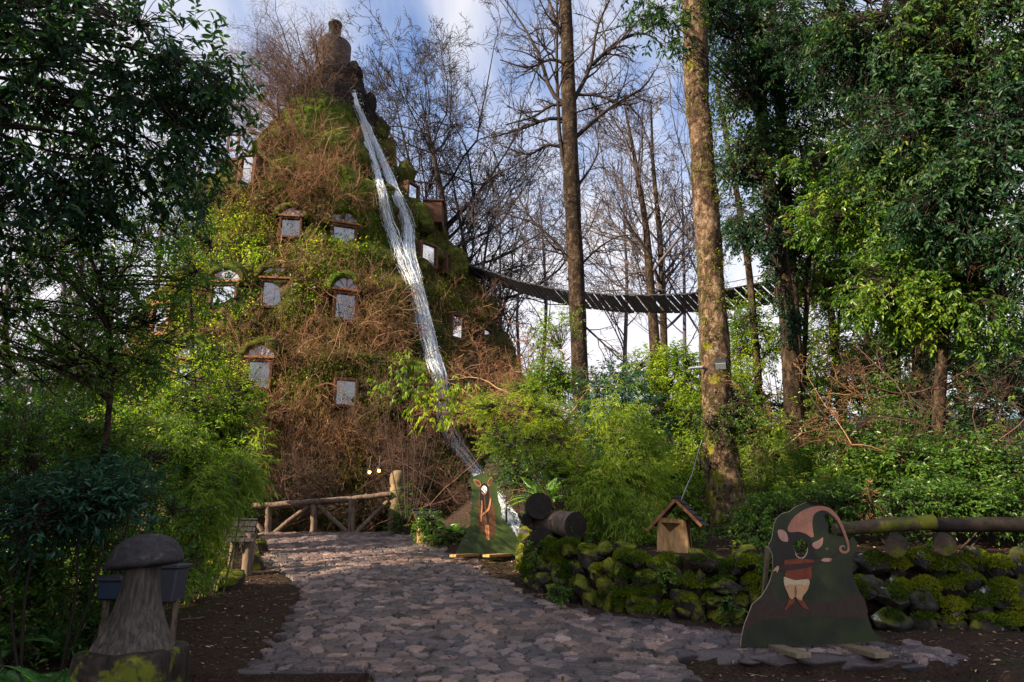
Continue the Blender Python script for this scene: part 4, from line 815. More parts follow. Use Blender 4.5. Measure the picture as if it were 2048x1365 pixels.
leafy('clipped_shrub', 'dark green leafy shrub at the left end of the log railing', 'shrub', [(480, 960, 17, 36, 70, .6, 150), (450, 900, 17, 60, 60, .7, 150), (495, 1010, 17, 22, 40, .4, 60)], 'leaf_mid', rnd_shift=-.1, **SH)

# right-hand side
leafy('bamboo_clump', 'tall feathery bamboo clump growing behind the log hut and the mossy wall', 'bamboo', [(1235, 900, 14.2, 60, 70, .6, 230), (1215, 990, 13.6, 60, 60, .5, 200), (1280, 960, 14, 50, 60, .5, 140), (1230, 820, 14.6, 50, 40, .5, 80), (1300, 900, 14.6, 40, 50, .5, 80), (1255, 1040, 13.2, 60, 30, .4, 100)], 'bamboo', wm='stem_green', **BM)
leafy('bamboo_clump', 'fresh green bamboo thicket standing right of the thick mottled trunk', 'bamboo', [(1560, 930, 16.5, 60, 60, .7, 170), (1530, 1000, 15.8, 40, 50, .5, 120), (1620, 960, 16, 50, 50, .6, 120), (1500, 860, 17, 40, 50, .6, 80)], 'bamboo', wm='stem_green', rnd_shift=-.08, **BM)
leafy('feathery_shrub', 'lime green feathery shrub with thin branches right of the waterfall', 'shrub', [(1000, 815, 14.4, 56, 16, .4, 70), (1070, 830, 14.2, 70, 22, .5, 110), (1040, 880, 14, 70, 22, .5, 100), (1120, 880, 14, 60, 30, .5, 90), (1110, 940, 13.8, 50, 24, .4, 60), (1060, 780, 14.5, 40, 14, .3, 30)], 'bamboo', wm='twig_dark', base=(1.35, 14.3, 1), sl=.34, nl=22, L=.06, Wd=.013, spread=1.3, droop=.02, ldroop=.1, twr=.004, updir=1.5)
leafy('drooping_shrub', 'slender shrub with hanging pale yellow-green leaves in front of the waterfall', 'shrub', [(795, 755, 20.3, 22, 38, .4, 20), (850, 775, 20.3, 40, 14, .25, 24), (905, 765, 20.3, 40, 8, .4, 22), (860, 800, 20.3, 50, 16, .25, 30), (900, 830, 20.3, 36, 16, .4, 20), (770, 775, 20.3, 16, 24, .4, 8), (810, 720, 20.3, 8, 22, .1, 7), (865, 840, 20.3, 30, 14, .4, 12)], 'leaf_yel', wm='twig_dark', base=(-3.0, 20.6, 1), nm=.42, sl=.34, nl=7, L=.15, Wd=.06, spread=.5, droop=.2, ldroop=1.1, twr=.004, rnd_shift=.05)
RS = dict(sl=.42, nl=9, L=.10, Wd=.042, droop=.1, up=.1, ldroop=.4, twr=.005)
leafy('leafy_shrub', 'blue-green shrub with drooping leaves right of the dark bare trunk', 'shrub', [(1220, 790, 18, 50, 60, .8, 130), (1270, 840, 18, 60, 50, .8, 130), (1200, 860, 18, 40, 50, .6, 80)], 'leaf_blue', **RS)
leafy('leafy_shrub', 'pale green hanging-leaved sapling left of the dark bare trunk, over the bridge line', 'shrub', [(1110, 700, 19, 36, 70, .6, 70), (1085, 790, 19, 40, 50, .6, 60), (1120, 770, 19, 30, 50, .5, 50)], 'leaf_mid', rnd_shift=.2, **RS)
leafy('leafy_shrub', 'sunlit green thicket between the bare trunk and the thick mottled trunk', 'shrub', [(1400, 760, 19, 40, 40, .6, 70), (1330, 800, 18.5, 70, 50, .9, 180), (1370, 870, 17.5, 50, 70, .8, 160), (1340, 950, 16.5, 60, 60, .7, 150), (1300, 740, 19, 50, 30, .7, 70), (1360, 740, 19, 40, 34, .7, 60), (1380, 1020, 15.6, 40, 40, .4, 80)], 'leaf_yel', rnd_shift=-.08, **RS)  # leaves coloured yellow to look sunlit
leafy('dark_shrub', 'shaded undergrowth between the waterfall and the feathery shrub', 'shrub', [(1045, 900, 19, 60, 60, .8, 130), (1100, 960, 17.4, 100, 50, .7, 190), (1085, 1010, 16.4, 40, 36, .5, 60)], 'leaf_dark', rnd_shift=.25, **RS)
leafy('leafy_shrub', 'broken sunlit thicket right of the thick mottled trunk, below the ivy-clad trunk', 'shrub', [(1530, 700, 19.5, 70, 50, .9, 150), (1520, 790, 18.5, 60, 60, .9, 150), (1610, 790, 18.5, 70, 70, .9, 180), (1580, 870, 17.5, 70, 50, .8, 150), (1480, 640, 20, 40, 40, .7, 60), (1620, 700, 19, 60, 50, .9, 100)], 'leaf_yel', rnd_shift=-.08, **RS)  # sunlit look comes from the yellow leaf colour
leafy('leafy_shrub', 'dense green undergrowth above the mossy log and wall', 'shrub', [(1720, 880, 15, 90, 80, .9, 260), (1850, 920, 14, 100, 70, .9, 260), (1980, 950, 13, 110, 60, .9, 240), (1760, 980, 14, 90, 40, .6, 150), (1650, 1000, 14.6, 70, 36, .6, 110)], 'leaf_mid', rnd_shift=-.02, **RS)
leafy('leafy_shrub', 'tangled shrub wall at the right border behind the dry red shrub', 'shrub', [(1760, 760, 17, 100, 80, 1, 230), (1900, 800, 16, 110, 80, 1, 250), (2030, 820, 14, 90, 90, 1, 210), (2080, 980, 12.5, 90, 70, .8, 140)], 'leaf_dark', rnd_shift=.25, **RS)
leafy('leafy_shrub', 'low leafy shrub row covering the ground right above the mossy log', 'shrub', [(1560, 1030, 12.6, 60, 30, .4, 80), (1660, 1010, 12.8, 70, 30, .4, 90), (1770, 1010, 12.4, 80, 30, .4, 110), (1890, 1010, 12.2, 80, 34, .4, 110), (2010, 1010, 12, 80, 34, .4, 110), (1500, 1060, 12.4, 40, 20, .3, 40)], 'leaf_mid', rnd_shift=-.05, **{**RS, 'sl': .3, 'L': .075, 'Wd': .036})
KT = dict(nm=1.25, freq=1.6, sl=.5, nl=9, L=.125, Wd=.052, droop=.3, ldroop=.4, twr=.006, limb=.05)
leafy('ivy_tree', 'dark ivy-wrapped tree with a leafy crown right of the thick mottled trunk', 'tree',
      [(1500, 60, 16.5, 90, 110, 1.3, 250), (1480, 170, 16.5, 70, 60, .9, 120), (1600, 140, 17, 100, 110, 1.4, 260), (1500, 310, 17, 60, 70, .9, 110), (1580, 300, 17.5, 80, 70, 1.1, 150), (1500, 430, 17.4, 50, 60, .8, 60), (1580, 470, 18, 60, 80, .9, 90), (1640, 380, 18, 70, 60, .9, 90), (1420, 20, 16, 40, 50, .7, 60), (1550, -150, 17, 200, 140, 1.8, 260)],
      'leaf_dark', tr=[(1475, -350, 16, 17), (1490, -100, 20, 17), (1508, 60, 22, 17), (1524, 250, 24, 17), (1545, 420, 26, 17), (1568, 560, 30, 17), (1580, 700, 34, 17), (1590, 850, 40, 17)], trm='bark_dark', rnd_shift=.05,
      extra=lambda a, b_: crown(a, b_, [(1530, 420, 16.7, 22, 90, .2, 60), (1556, 540, 16.7, 26, 80, .2, 80), (1530, 280, 16.7, 20, 60, .2, 30), (1572, 640, 16.6, 26, 50, .2, 40)], .2, 7, .07, .05, droop=.4), **KT)
leafy('evergreen_tree', 'dark overhanging foliage spray left of the thick mottled trunk at the top', 'tree', [(1320, 30, 13.4, 50, 46, .5, 80), (1285, 40, 13.4, 26, 30, .3, 24), (1345, 75, 13.4, 20, 34, .3, 20), (1380, -60, 13.2, 110, 60, .8, 120)], 'leaf_dark', tr=[(1500, -420, 16, 18), (1530, -100, 20, 18), (1560, 200, 22, 18), (1600, 850, 26, 18)], **K1)
leafy('evergreen_tree', 'tall shaded evergreen filling the upper right corner', 'tree',
      [(1820, 60, 12.5, 150, 120, 1.4, 330), (1990, 90, 11.5, 130, 150, 1.3, 310), (1700, 60, 13.5, 120, 110, 1.3, 220), (1880, 230, 12.5, 130, 100, 1.2, 260), (2010, 300, 11.5, 100, 120, 1.1, 200), (1790, 330, 13.5, 90, 80, 1.0, 130), (1920, 420, 12.5, 110, 80, 1.0, 180), (2060, 470, 11.5, 80, 90, 1, 110), (1850, -200, 12, 260, 160, 1.8, 330), (2250, 100, 10.5, 180, 240, 1.8, 300)],
      'leaf_dark', tr=[(1800, -300, 20, 16), (1806, 0, 24, 16), (1815, 250, 26, 16), (1835, 600, 28, 16), (1850, 980, 32, 16)], rnd_shift=.12, **KT)
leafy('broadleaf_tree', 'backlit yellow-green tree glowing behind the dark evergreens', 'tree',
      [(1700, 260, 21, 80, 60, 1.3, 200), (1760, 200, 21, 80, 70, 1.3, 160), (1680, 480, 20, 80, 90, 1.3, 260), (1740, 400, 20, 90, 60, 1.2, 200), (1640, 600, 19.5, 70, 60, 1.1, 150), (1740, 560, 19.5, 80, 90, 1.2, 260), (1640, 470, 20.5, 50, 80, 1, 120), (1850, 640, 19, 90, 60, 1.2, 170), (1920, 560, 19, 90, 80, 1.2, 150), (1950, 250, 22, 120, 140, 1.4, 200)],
      'leaf_yel', tr=[(1775, 100, 12, 20), (1772, 300, 18, 20), (1778, 480, 24, 20), (1782, 640, 28, 20), (1788, 850, 32, 20)], trm='bark_mid', rnd_shift=-.05, **{**KT, 'L': .095, 'Wd': .042, 'nm': .8, 'freq': 2.2})  # backlit glow put into the yellow leaf colour
leafy('broadleaf_tree', 'hanging blue-green leafed tree over the dry shrub near the right border', 'tree',
      [(1830, 470, 14, 90, 70, 1, 180), (1800, 570, 14.2, 80, 70, .9, 150), (1880, 600, 14, 70, 60, .9, 110), (1700, 420, 14.8, 90, 50, .9, 120), (1960, 600, 13.4, 90, 70, .9, 130), (1620, 330, 15.5, 60, 30, .7, 50), (1750, 320, 15, 90, 40, .8, 90)],
      'leaf_mid', tr=[(1905, 300, 14, 14.2), (1895, 500, 18, 14.2), (1885, 700, 20, 14.2), (1870, 960, 26, 14.2)], **KT)
leafy('slim_tree', 'thin leaning leafy tree close right of the thick mottled trunk', 'tree', [(1465, 330, 19, 36, 50, .6, 50), (1480, 420, 19, 40, 60, .7, 70), (1500, 500, 19, 30, 30, .6, 24), (1512, 640, 19, 36, 30, .6, 50), (1460, 230, 19, 24, 40, .5, 20)], 'leaf_mid', tr=[(1430, 150, 6, 19), (1455, 290, 10, 19), (1480, 420, 12, 19), (1498, 540, 13, 19), (1512, 700, 15, 19), (1520, 850, 17, 19)], trm='bark_dark', nm=.5, sl=.4, nl=8, L=.09, Wd=.04, droop=.2, limb=.02)
for k, (a_, b_, c_, d_, w0, lb) in enumerate([(1588, 300, 1600, 720, 12, 'thin straight young trunk right of the ivy-wrapped tree'), (1655, 430, 1688, 720, 20, 'pale sunlit young trunk in the yellow-green thicket'), (1920, 330, 1930, 760, 16, 'slim dark trunk standing before the right evergreen wall'), (1640, 420, 1650, 720, 10, 'thinnest young trunk in the yellow-green thicket'), (1738, 100, 1745, 640, 16, 'dark slender trunk among the backlit yellow leaves')]):
    bare('young_tree', lb, (c_, d_ + 150), (a_, b_ - 120), 18.5 + k * .3, w0, limbs=10, spread=.8, ratio=.14, lv=(5, 3), t0=.4, minr=.006, tm='bark_mid' if k == 1 else 'bark_dark', mat_='twig_dark')
leafy('broadleaf_tree', 'mid-green young tree filling the gap behind the forked red shrub', 'tree', [(1690, 690, 19, 70, 60, 1, 110), (1800, 690, 18.6, 80, 60, 1, 130), (1920, 700, 18, 80, 60, 1, 130), (2020, 680, 17, 70, 70, 1, 120), (1620, 560, 19.6, 50, 60, 1, 70), (1980, 760, 16, 80, 40, .8, 90)], 'leaf_mid', tr=[(1850, 520, 8, 18.5), (1856, 700, 12, 18.5), (1860, 900, 16, 18.5)], trm='bark_dark', sl=.45, nl=9, L=.10, Wd=.045, droop=.2, limb=.03)
# mostly out of frame to the left: the crowns whose shade falls on the path
for k, (x_, y_, z_, r_, n_) in enumerate([(-9.5, 7.0, 4.2, 2.3, 420), (-12.5, 5.0, 5.6, 2.8, 420), (-8.0, 2.5, 3.8, 2.2, 360), (-14.8, 23.0, 4.0, 3.3, 420), (-7.6, 3.4, 6.6, 2.0, 330)]):  # last two added to shade the lodge foot and the larger board
    o = thing('evergreen_tree', (x_, y_, float(gz(x_, y_))), ['rounded evergreen beyond the left border whose shade covers the path', 'broad evergreen beyond the left border, farthest from the path', 'low evergreen beyond the left border, nearest the camera', 'added dark round evergreen behind the wooden shed, shading the left foot of the lodge', 'tall slender evergreen beyond the left border, shading the larger painted board'][k], 'tree'); mbL, mbW = MB(), MB()
    P = resamp(np.array([[x_, y_, z_ + r_ * .8, .05], [x_ + .2, y_, z_, .14], [x_, y_, 0, .26]]), 30); mt = MB(); trunk(mt, P, 30, 12); mt.build('trunk', M['bark_dark'], o)
    ell_ = ell; ell = lambda bl, E=[(np.array([x_, y_, z_ + dz * r_ * .5]), np.array([r_, r_, r_ * .8]), n_) for dz in (-.3, .6)]: E
    crown(mbL, mbW, None, trunk=P[:, :3], sl=.6, nl=9, L=.16, Wd=.07, droop=.2); ell = ell_
    mbL.build('crown', M['leaf_dark'], o); mbW.build('branches', M['twig_dark'], o)

# the dry red shrub and other brambles, right
def drybush(name, label, base, n, L, lv=(9, 6, 3), r0=.03, up=.3, sp=.8, wig=.15, mat_='twig_red', trunkh=0., tr_r=.05, droop=-.03, lean=(0, 0)):
    o = thing(name, base, label, 'shrub'); base = np.array(base, float); mb = MB(); b0 = base
    if trunkh:
        mt = MB(); b0 = base + [lean[0], lean[1], trunkh]; tubes(mt, resamp(np.array([base - [0, 0, .1], (base + b0) / 2 + [.03, 0, 0], b0]), 12), np.linspace(tr_r, tr_r * .8, 12), 10); mt.build('trunk', M[mat_], o)
    d = rng.normal(0, sp, (n, 3)) * [1.3, .6, .5] + [0, 0, up]; Q = poly(np.repeat(b0[None], n, 0), d, L * rng.uniform(.6, 1.2, n), 9, wig, (0, 0, droop)); R = rng.uniform(.6, 1.2, n)[:, None] * r0 * np.linspace(1, .35, 9); tubes(mb, Q, R, 6)
    for k in lv: Q, R = kids(Q, R, k, .15, 1, .8, .5, 6, wig * 1.4, (0, 0, droop), .6, .4); R = np.maximum(R, .003); tubes(mb, Q, R, 3)
    mb.build('branches', M[mat_], o); return o
drybush('dry_shrub', 'leafless reddish shrub with a forked trunk in front of the right undergrowth', gp(1838, 985), 11, 2.6, trunkh=1.35, up=.55, tr_r=.06, r0=.035)
for k, (px, py, Yd, n, L, lb) in enumerate([(1700, 860, 13.6, 7, 2.0, 'tangle of bare arching twigs left of the forked red shrub'), (1960, 860, 12.6, 8, 2.2, 'tangle of bare arching twigs at the right border'), (1600, 840, 15, 7, 2.0, 'rusty bare twigs right of the lamp on the thick trunk'), (1960, 640, 14, 9, 2.2, 'grey bare twig tangle high at the right border'), (1800, 760, 14.4, 7, 2.2, 'high arching bare twigs above the forked red shrub'), (1130, 1000, 15.5, 6, 1.2, 'small bare twigs behind the stacked logs'), (1780, 1000, 12.4, 5, 1.0, 'short forked bare twigs just over the mossy log')]):
    p = at(px, py, Yd); p[2] -= .3; drybush('dry_twigs', lb, p, n, L, lv=(7, 4, 3), up=.25, r0=.014, mat_='twig_brown' if k in (3, 4, 1) else 'twig_red')
# red-brown thicket below the bridge, beside the lodge
for k, (px, py, Yd, n, L, lb) in enumerate([(1050, 760, 24, 12, 3.0, 'red-brown leafless thicket between the lodge and the dark bare tree'), (1000, 800, 26, 12, 3.2, 'red-brown leafless thicket hugging the right foot of the lodge'), (1090, 830, 22, 10, 2.6, 'low red-brown leafless thicket below the bridge')]):
    drybush('dry_thicket', lb, at(px, py + 40, Yd), n, L, lv=(10, 7, 4), up=.5, r0=.03)
# tangle behind the railing
for k, (px, py, Yd, n, L, lb) in enumerate([(560, 1000, 24.2, 12, 3.2, 'leafless bush behind the left posts of the log railing'), (680, 1010, 24, 13, 3.2, 'leafless bush behind the middle of the log railing'), (860, 1010, 23.5, 12, 2.8, 'leafless bush right of the tall carved post'), (760, 930, 25.5, 12, 3.4, 'leafless bush around the small lit lamps'), (840, 950, 24.5, 10, 2.6, 'leafless bush beside the falling water behind the painted deer-eared board')]):
    drybush('bare_bush', lb, at(px, py, Yd), n, L, lv=(10, 7, 4), up=.3, r0=.018, mat_='twig_brown')
# ---------------------------------------------------------------- carved and built things near the path
M['log'] = woodmat('log', [(.3, (.05, .035, .028)), (.5, (.15, .105, .08)), (.7, (.27, .20, .16))], grain=(5, 5, .8), bst=.7)
M['log_end'] = woodmat('log_end', [(.3, (.010, .008, .007)), (.7, (.032, .025, .02))], grain=(3, 3, 3), bst=.4)
M['log_moss'] = woodmat('log_moss', [(.3, (.03, .022, .016)), (.6, (.09, .065, .045))], grain=(2, 2, 2), bst=.8, moss=(.12, .13, .012), mossw=(.50, .60))
M['carved'] = woodmat('carved', [(.3, (.030, .026, .026)), (.5, (.085, .072, .066)), (.72, (.17, .14, .115))], grain=(7, 7, .7), bst=.5, moss=(.05, .05, .012), mossw=(.66, .78))
M['cap'] = woodmat('cap', [(.35, (.028, .026, .031)), (.6, (.055, .050, .055)), (.74, (.13, .11, .10))], grain=(2, 2, 2), sc=7, bst=.5)
M['fresh_wood'] = woodmat('fresh_wood', [(.25, (.22, .11, .045)), (.5, (.48, .28, .12)), (.75, (.68, .45, .23))], grain=(7, 7, .8), bst=.4)
M['stump'] = woodmat('stump', [(.3, (.010, .008, .007)), (.6, (.045, .035, .028)), (.8, (.10, .08, .06))], grain=(3, 3, .7), bst=.9, moss=(.12, .14, .012), mossw=(.5, .58))
M['shingle'] = woodmat('shingle', [(.3, (.022, .022, .026)), (.6, (.055, .053, .06)), (.8, (.10, .09, .09))], grain=(3, 3, 3), bst=.5)
m, t, b = mat('stone', .85, .3); gn = nd(t, 'ShaderNodeNewGeometry'); sx = nd(t, 'ShaderNodeSeparateXYZ'); t.links.new(gn.outputs['Normal'], sx.inputs[0])
n1 = noise(t, 9, 8, .7); n2 = noise(t, 1.6, 5, .65); n4 = noise(t, 5, 4, .6, coord(t, (1, 1, 1.4)))
c = ramp(t, n1, [(.3, (.020, .018, .016)), (.55, (.075, .066, .058)), (.75, (.15, .13, .115))]); c = mixc(t, mth(t, 'MULTIPLY', attr(t), .6), c, (.06, .04, .03))
mf = mth(t, 'ADD', mth(t, 'ADD', mth(t, 'MULTIPLY', sx.outputs['Z'], .20), n2), mth(t, 'MULTIPLY', n1, .35))
mc = ramp(t, n4, [(.3, (.05, .065, .008)), (.5, (.13, .15, .010)), (.68, (.27, .28, .015))])
c = mixc(t, ramp(t, mf, [(.66, 0.), (.74, .95)]), c, mc); t.links.new(c, b.inputs['Base Color']); bump(t, b, mth(t, 'ADD', n1, noise(t, 40, 3)), 1.0, .05); M['stone'] = m
m, t, b = mat('stone_lichen', .85, .3); gn = nd(t, 'ShaderNodeNewGeometry'); sx = nd(t, 'ShaderNodeSeparateXYZ'); t.links.new(gn.outputs['Normal'], sx.inputs[0])
n1 = noise(t, 9, 8, .7); n2 = noise(t, 1.5, 5, .65); n4 = noise(t, 3.3, 6, .7)
c = ramp(t, n1, [(.3, (.014, .013, .012)), (.6, (.055, .05, .045)), (.8, (.11, .10, .09))])
c = mixc(t, ramp(t, mth(t, 'ADD', mth(t, 'MULTIPLY', sx.outputs['Z'], .2), n2), [(.56, 0.), (.68, .9)]), c, (.09, .10, .012))
c = mixc(t, ramp(t, n4, [(.60, 0.), (.64, .9)]), c, (.42, .45, .45)); t.links.new(c, b.inputs['Base Color']); bump(t, b, n1, .9, .04); M['stone_lichen'] = m

# mossy dry-stone wall round the planted terrace
def wallrun(name, pts, label, mt, hfun, n=24, seed=3, sz=(.17, .28), moss=True, rows=5):
    g = np.random.default_rng(seed); pts = np.array(pts, float); d = np.r_[0, np.cumsum(np.linalg.norm(np.diff(pts, axis=0), axis=1))]; Lt = d[-1]
    o = thing(name, (pts[0, 0], pts[0, 1], float(gz(*pts[0])) ), label, 'wall'); mb = MB(); tops = []
    for r in range(rows):
        s = g.uniform(0, .2)
        while s < Lt:
            h_ = hfun(s / Lt); rz = h_ / rows * .62; wd_ = g.uniform(*sz) * g.choice([.55, .8, 1, 1.3]); s += wd_ * .8
            x = np.interp(s, d, pts[:, 0]); y = np.interp(s, d, pts[:, 1]); dx_ = np.interp(min(s + .1, Lt), d, pts[:, 0]) - np.interp(s - .1, d, pts[:, 0]); dy_ = np.interp(min(s + .1, Lt), d, pts[:, 1]) - np.interp(s - .1, d, pts[:, 1])
            a_ = math.atan2(dy_, dx_); Rz = np.array([[math.cos(a_), -math.sin(a_), 0], [math.sin(a_), math.cos(a_), 0], [0, 0, 1.]])
            tl = g.normal(0, .22); Rt = np.array([[math.cos(tl), 0, -math.sin(tl)], [0, 1, 0], [math.sin(tl), 0, math.cos(tl)]])
            nn = np.array([-math.sin(a_), math.cos(a_)]); bk = r * .05 + g.uniform(-.05, .06) + .05
            c_ = np.array([x + nn[0] * bk, y + nn[1] * bk, float(gz(x - nn[0] * .25, y - nn[1] * .25)) + h_ * (r + .45) / rows + g.uniform(-.10, .08) * (1 if r else .2)])
            blob(mb, c_, (wd_ * .62, g.uniform(.15, .24), rz * g.uniform(.85, 1.6)), seed=g.random() * 90, noise_=.5, n=40, sc=Rz @ Rt, rnd=g.random(), cuts=8, freq=2.4); tops.append((c_, r)); s += wd_ * .32
    mb.build('stones', M[mt], o)
    if moss:
        mb = MB(); C = np.array([c for c, _ in tops]); k = 620; p = np.repeat(C, k, 0); u = norm(g.standard_normal(p.shape)); u[:, 2] = np.abs(u[:, 2]) * .9 + .05; u = norm(u); u[:, 1] = -np.abs(u[:, 1]); p = p + u * [.20, .19, h_ / rows * .66]
        kp = fbm(p * 1.5, 3, 170) + .22 * u[:, 2] > .02; p, u = p[kp], u[kp]; rr_ = np.clip(.5 + .8 * vn(p * 2.2, 171) + g.normal(0, .15, len(p)), 0, 1)
        leaves(mb, p, u + g.normal(0, .7, p.shape) + [0, 0, -.2], u + g.normal(0, .4, p.shape), .05, .02, rr_, 0, True); mb.build('moss', M['mossleaf'], o)
    return o
W1 = [(.28, 17.0), (.22, 16.0), (.25, 14.6), (.36, 13.3), (.62, 12.7), (1.05, 12.12), (1.9, 11.38), (2.8, 10.98), (3.6, 10.78), (4.2, 10.66)]
wallrun('stone_wall', W1, 'low curved wall of rough boulders thick with yellow-green moss, beside the path', 'stone', lambda u: .80 + .18 * float(ss(.35, .6, u)) - .10 * float(ss(.7, 1, u)), rows=4, sz=(.24, .40))
W2 = [(4.3, 10.66), (5.5, 10.52), (7, 10.42), (8.8, 10.35), (11, 10.3)]
wallrun('stone_wall', W2, 'dark wall of piled boulders with white lichen spots behind the larger painted board', 'stone_lichen', lambda u: 1.02, seed=11, sz=(.26, .42), rows=4)
mb = MB()
for (x, y, z, l) in KERB: blob(mb, np.array([x, y + (.13 if x < 0 else .07), z + .01]), (l * .95, .17, .115), seed=x * 3.3, noise_=.2, n=30, cuts=9, rnd=rng.uniform(.04, .2))
tag(mb.build('kerb', M['slate']), kind='structure')
# loose rocks at the left verge and on the terrace edge
for k, (px, py, r, lb, fl) in enumerate([(455, 1178, (.30, .26, .24), 'large mossy rock below the left shingled shelter', 0), (430, 1150, (.26, .22, .2), 'dark rock wedged against the left shelter posts', 0), (505, 1140, (.24, .2, .26), 'upright dark rock at the left corner of the paving', 0), (520, 1105, (.2, .18, .22), 'small dark rock beside the shingled roof near the paving edge', 0),
                                      (1430, 1128, (.26, .2, .1), 'flat stone lying right of the carved log hut on the terrace', 1), (1495, 1110, (.16, .13, .1), 'small grey stone on the terrace next to the larger painted board', 1), (1250, 1100, (.2, .16, .1), 'flat brown stone on the wall top left of the log hut', 1)]):
    p = gp(px, py); mb = MB(); blob(mb, p + [0, 0, r[2] * .55], r, seed=k + 40, noise_=.45, n=40, cuts=6); tag(mb.build('rock', M['stone'], origin=p), lb, 'rock')

# carved wooden mushroom
YM = 7.7; mc_ = at(268, 1290, YM); s = pxs(mc_); zt_ = lambda py: float(at(287, py, YM)[2])
MU = thing('wooden_mushroom', (mc_[0], mc_[1], float(gz(mc_[0], mc_[1]))), 'big carved wooden mushroom standing on a mossy square stump', 'sculpture')
mb = MB(); lathe(mb, [(.01, zt_(1068)), (20 * s, zt_(1069)), (42 * s, zt_(1077)), (58 * s, zt_(1090)), (67 * s, zt_(1104)), (72 * s, zt_(1118)), (73 * s, zt_(1124)), (71 * s, zt_(1129)), (60 * s, zt_(1132)), (36 * s, zt_(1134)), (20 * s, zt_(1136))], (0, 0, 0), 64, noise=.035, nsc=2.2)
v = mb.v[0]; zc = zt_(1110); th_ = .06; v[:, 2] += v[:, 0] * th_ * 1.0 - np.where(v[:, 0] < 0, .03 * np.abs(v[:, 0]) / .35 * ss(zt_(1100), zt_(1130), v[:, 2]), 0); v += [mc_[0], mc_[1], 0]; mb.build('cap', M['cap'], MU)
mb = MB(); lathe(mb, [(33 * s, zt_(1125)), (34 * s, zt_(1150)), (38 * s, zt_(1180)), (44 * s, zt_(1215)), (53 * s, zt_(1245)), (64 * s, zt_(1268)), (74 * s, zt_(1288)), (79 * s, zt_(1302))], (mc_[0] - .01, mc_[1], 0), 64, noise=.03, nsc=3); mb.build('stalk', M['carved'], MU)
mb = MB(); lathe(mb, [(.01, zt_(1294)), (80 * s, zt_(1294)), (92 * s, zt_(1297)), (96 * s, zt_(1302)), (98 * s, zt_(1340)), (100 * s, zt_(1400)), (104 * s, zt_(1430) - .3)], (mc_[0], mc_[1], 0), 72, noise=.05, nsc=3, sq=-.09); mb.build('stump', M['stump'], MU)
# bins behind it
m, t, b = mat('blue_plastic', .35, .5); b.inputs['Base Color'].default_value = (.008, .028, .065, 1); M['blue'] = m
m, t, b = mat('grey_plastic', .45, .5); b.inputs['Base Color'].default_value = (.035, .038, .055, 1); M['greyp'] = m
def bin_(px, py0, py1, w_, Yd, mt, lb, rz=0):
    c_ = at(px, py1, Yd); s = pxs(c_); g = float(gz(c_[0], c_[1])); z0, z1 = float(at(px, py1, Yd)[2]), float(at(px, py0, Yd)[2]); o = thing('litter_bin', (c_[0], c_[1], g), lb, 'bin'); w = w_ * s
    mb = MB(); box(mb, (c_[0], c_[1], (z0 + z1) / 2), (w, .34, z1 - z0), rz=rz, bev=.02); vv = mb.v[0]; vv[:, 0] = c_[0] + (vv[:, 0] - c_[0]) * (.8 + .2 * (vv[:, 2] - z0) / (z1 - z0)); mb.v[1][:] = vv; mb.build('bin_body', M[mt], o)
    mb = MB(); box(mb, (c_[0], c_[1] + .02, z1 + .02), (w * 1.1, .40, .055), rz=rz, bev=.015); mb.build('lid', M['greyp'], o)
    mb = MB()
    for sx in (-.3, .3): tubes(mb, np.array([[c_[0] + sx * w, c_[1], z0 + .05], [c_[0] + sx * w, c_[1], g - .05]]), np.array([.045, .045]), 10)
    mb.build('stand', M['log'], o)
bin_(228, 1160, 1198, 46, 8.6, 'blue', 'blue litter bin half hidden left of the wooden mushroom stalk')
bin_(338, 1136, 1204, 44, 9.0, 'greyp', 'dark grey litter bin half hidden right of the wooden mushroom stalk')

# little shingled roofs
def shingles(mb, o, U, D, Nn, w, l, rows=5, cols=6, th=.014):
    """scalloped shingles on a slope: o top-left corner, U along the ridge, D downslope, Nn outward"""
    cw = w / cols; rl = l / rows
    for r in range(rows):
        for k in range(-1, cols + 1):
            off = .5 * (r % 2); x0 = max(0, (k + off) * cw); x1 = min(w, (k + 1 + off) * cw)
            if x1 - x0 < cw * .2: continue
            x0 += .004; x1 -= .004; y0 = r * rl; y1 = (r + 1) * rl + .03; j_ = rng.uniform(0, .012)
            pr = [(x0, y0), (x1, y0), (x1, y1 - cw * .22)] + [(x0 + (x1 - x0) * (.5 + .5 * math.cos(a)), y1 - cw * .22 + cw * .22 * math.sin(a)) for a in np.linspace(.35, np.pi - .35, 5)] + [(x0, y1 - cw * .22)]
            n_ = len(pr); top = [o + U * a + D * (c_ + j_) + Nn * (th * (1 + 1.4 * (c_ - y0) / rl)) for a, c_ in pr]; bot = [q - Nn * th for q in top]
            rn = rng.random(); mb.add(np.array(top + bot), [list(range(n_))], rn); mb.add(np.array(top + bot), [[a, n_ + a, n_ + (a + 1) % n_, (a + 1) % n_] for a in range(n_)], rn)
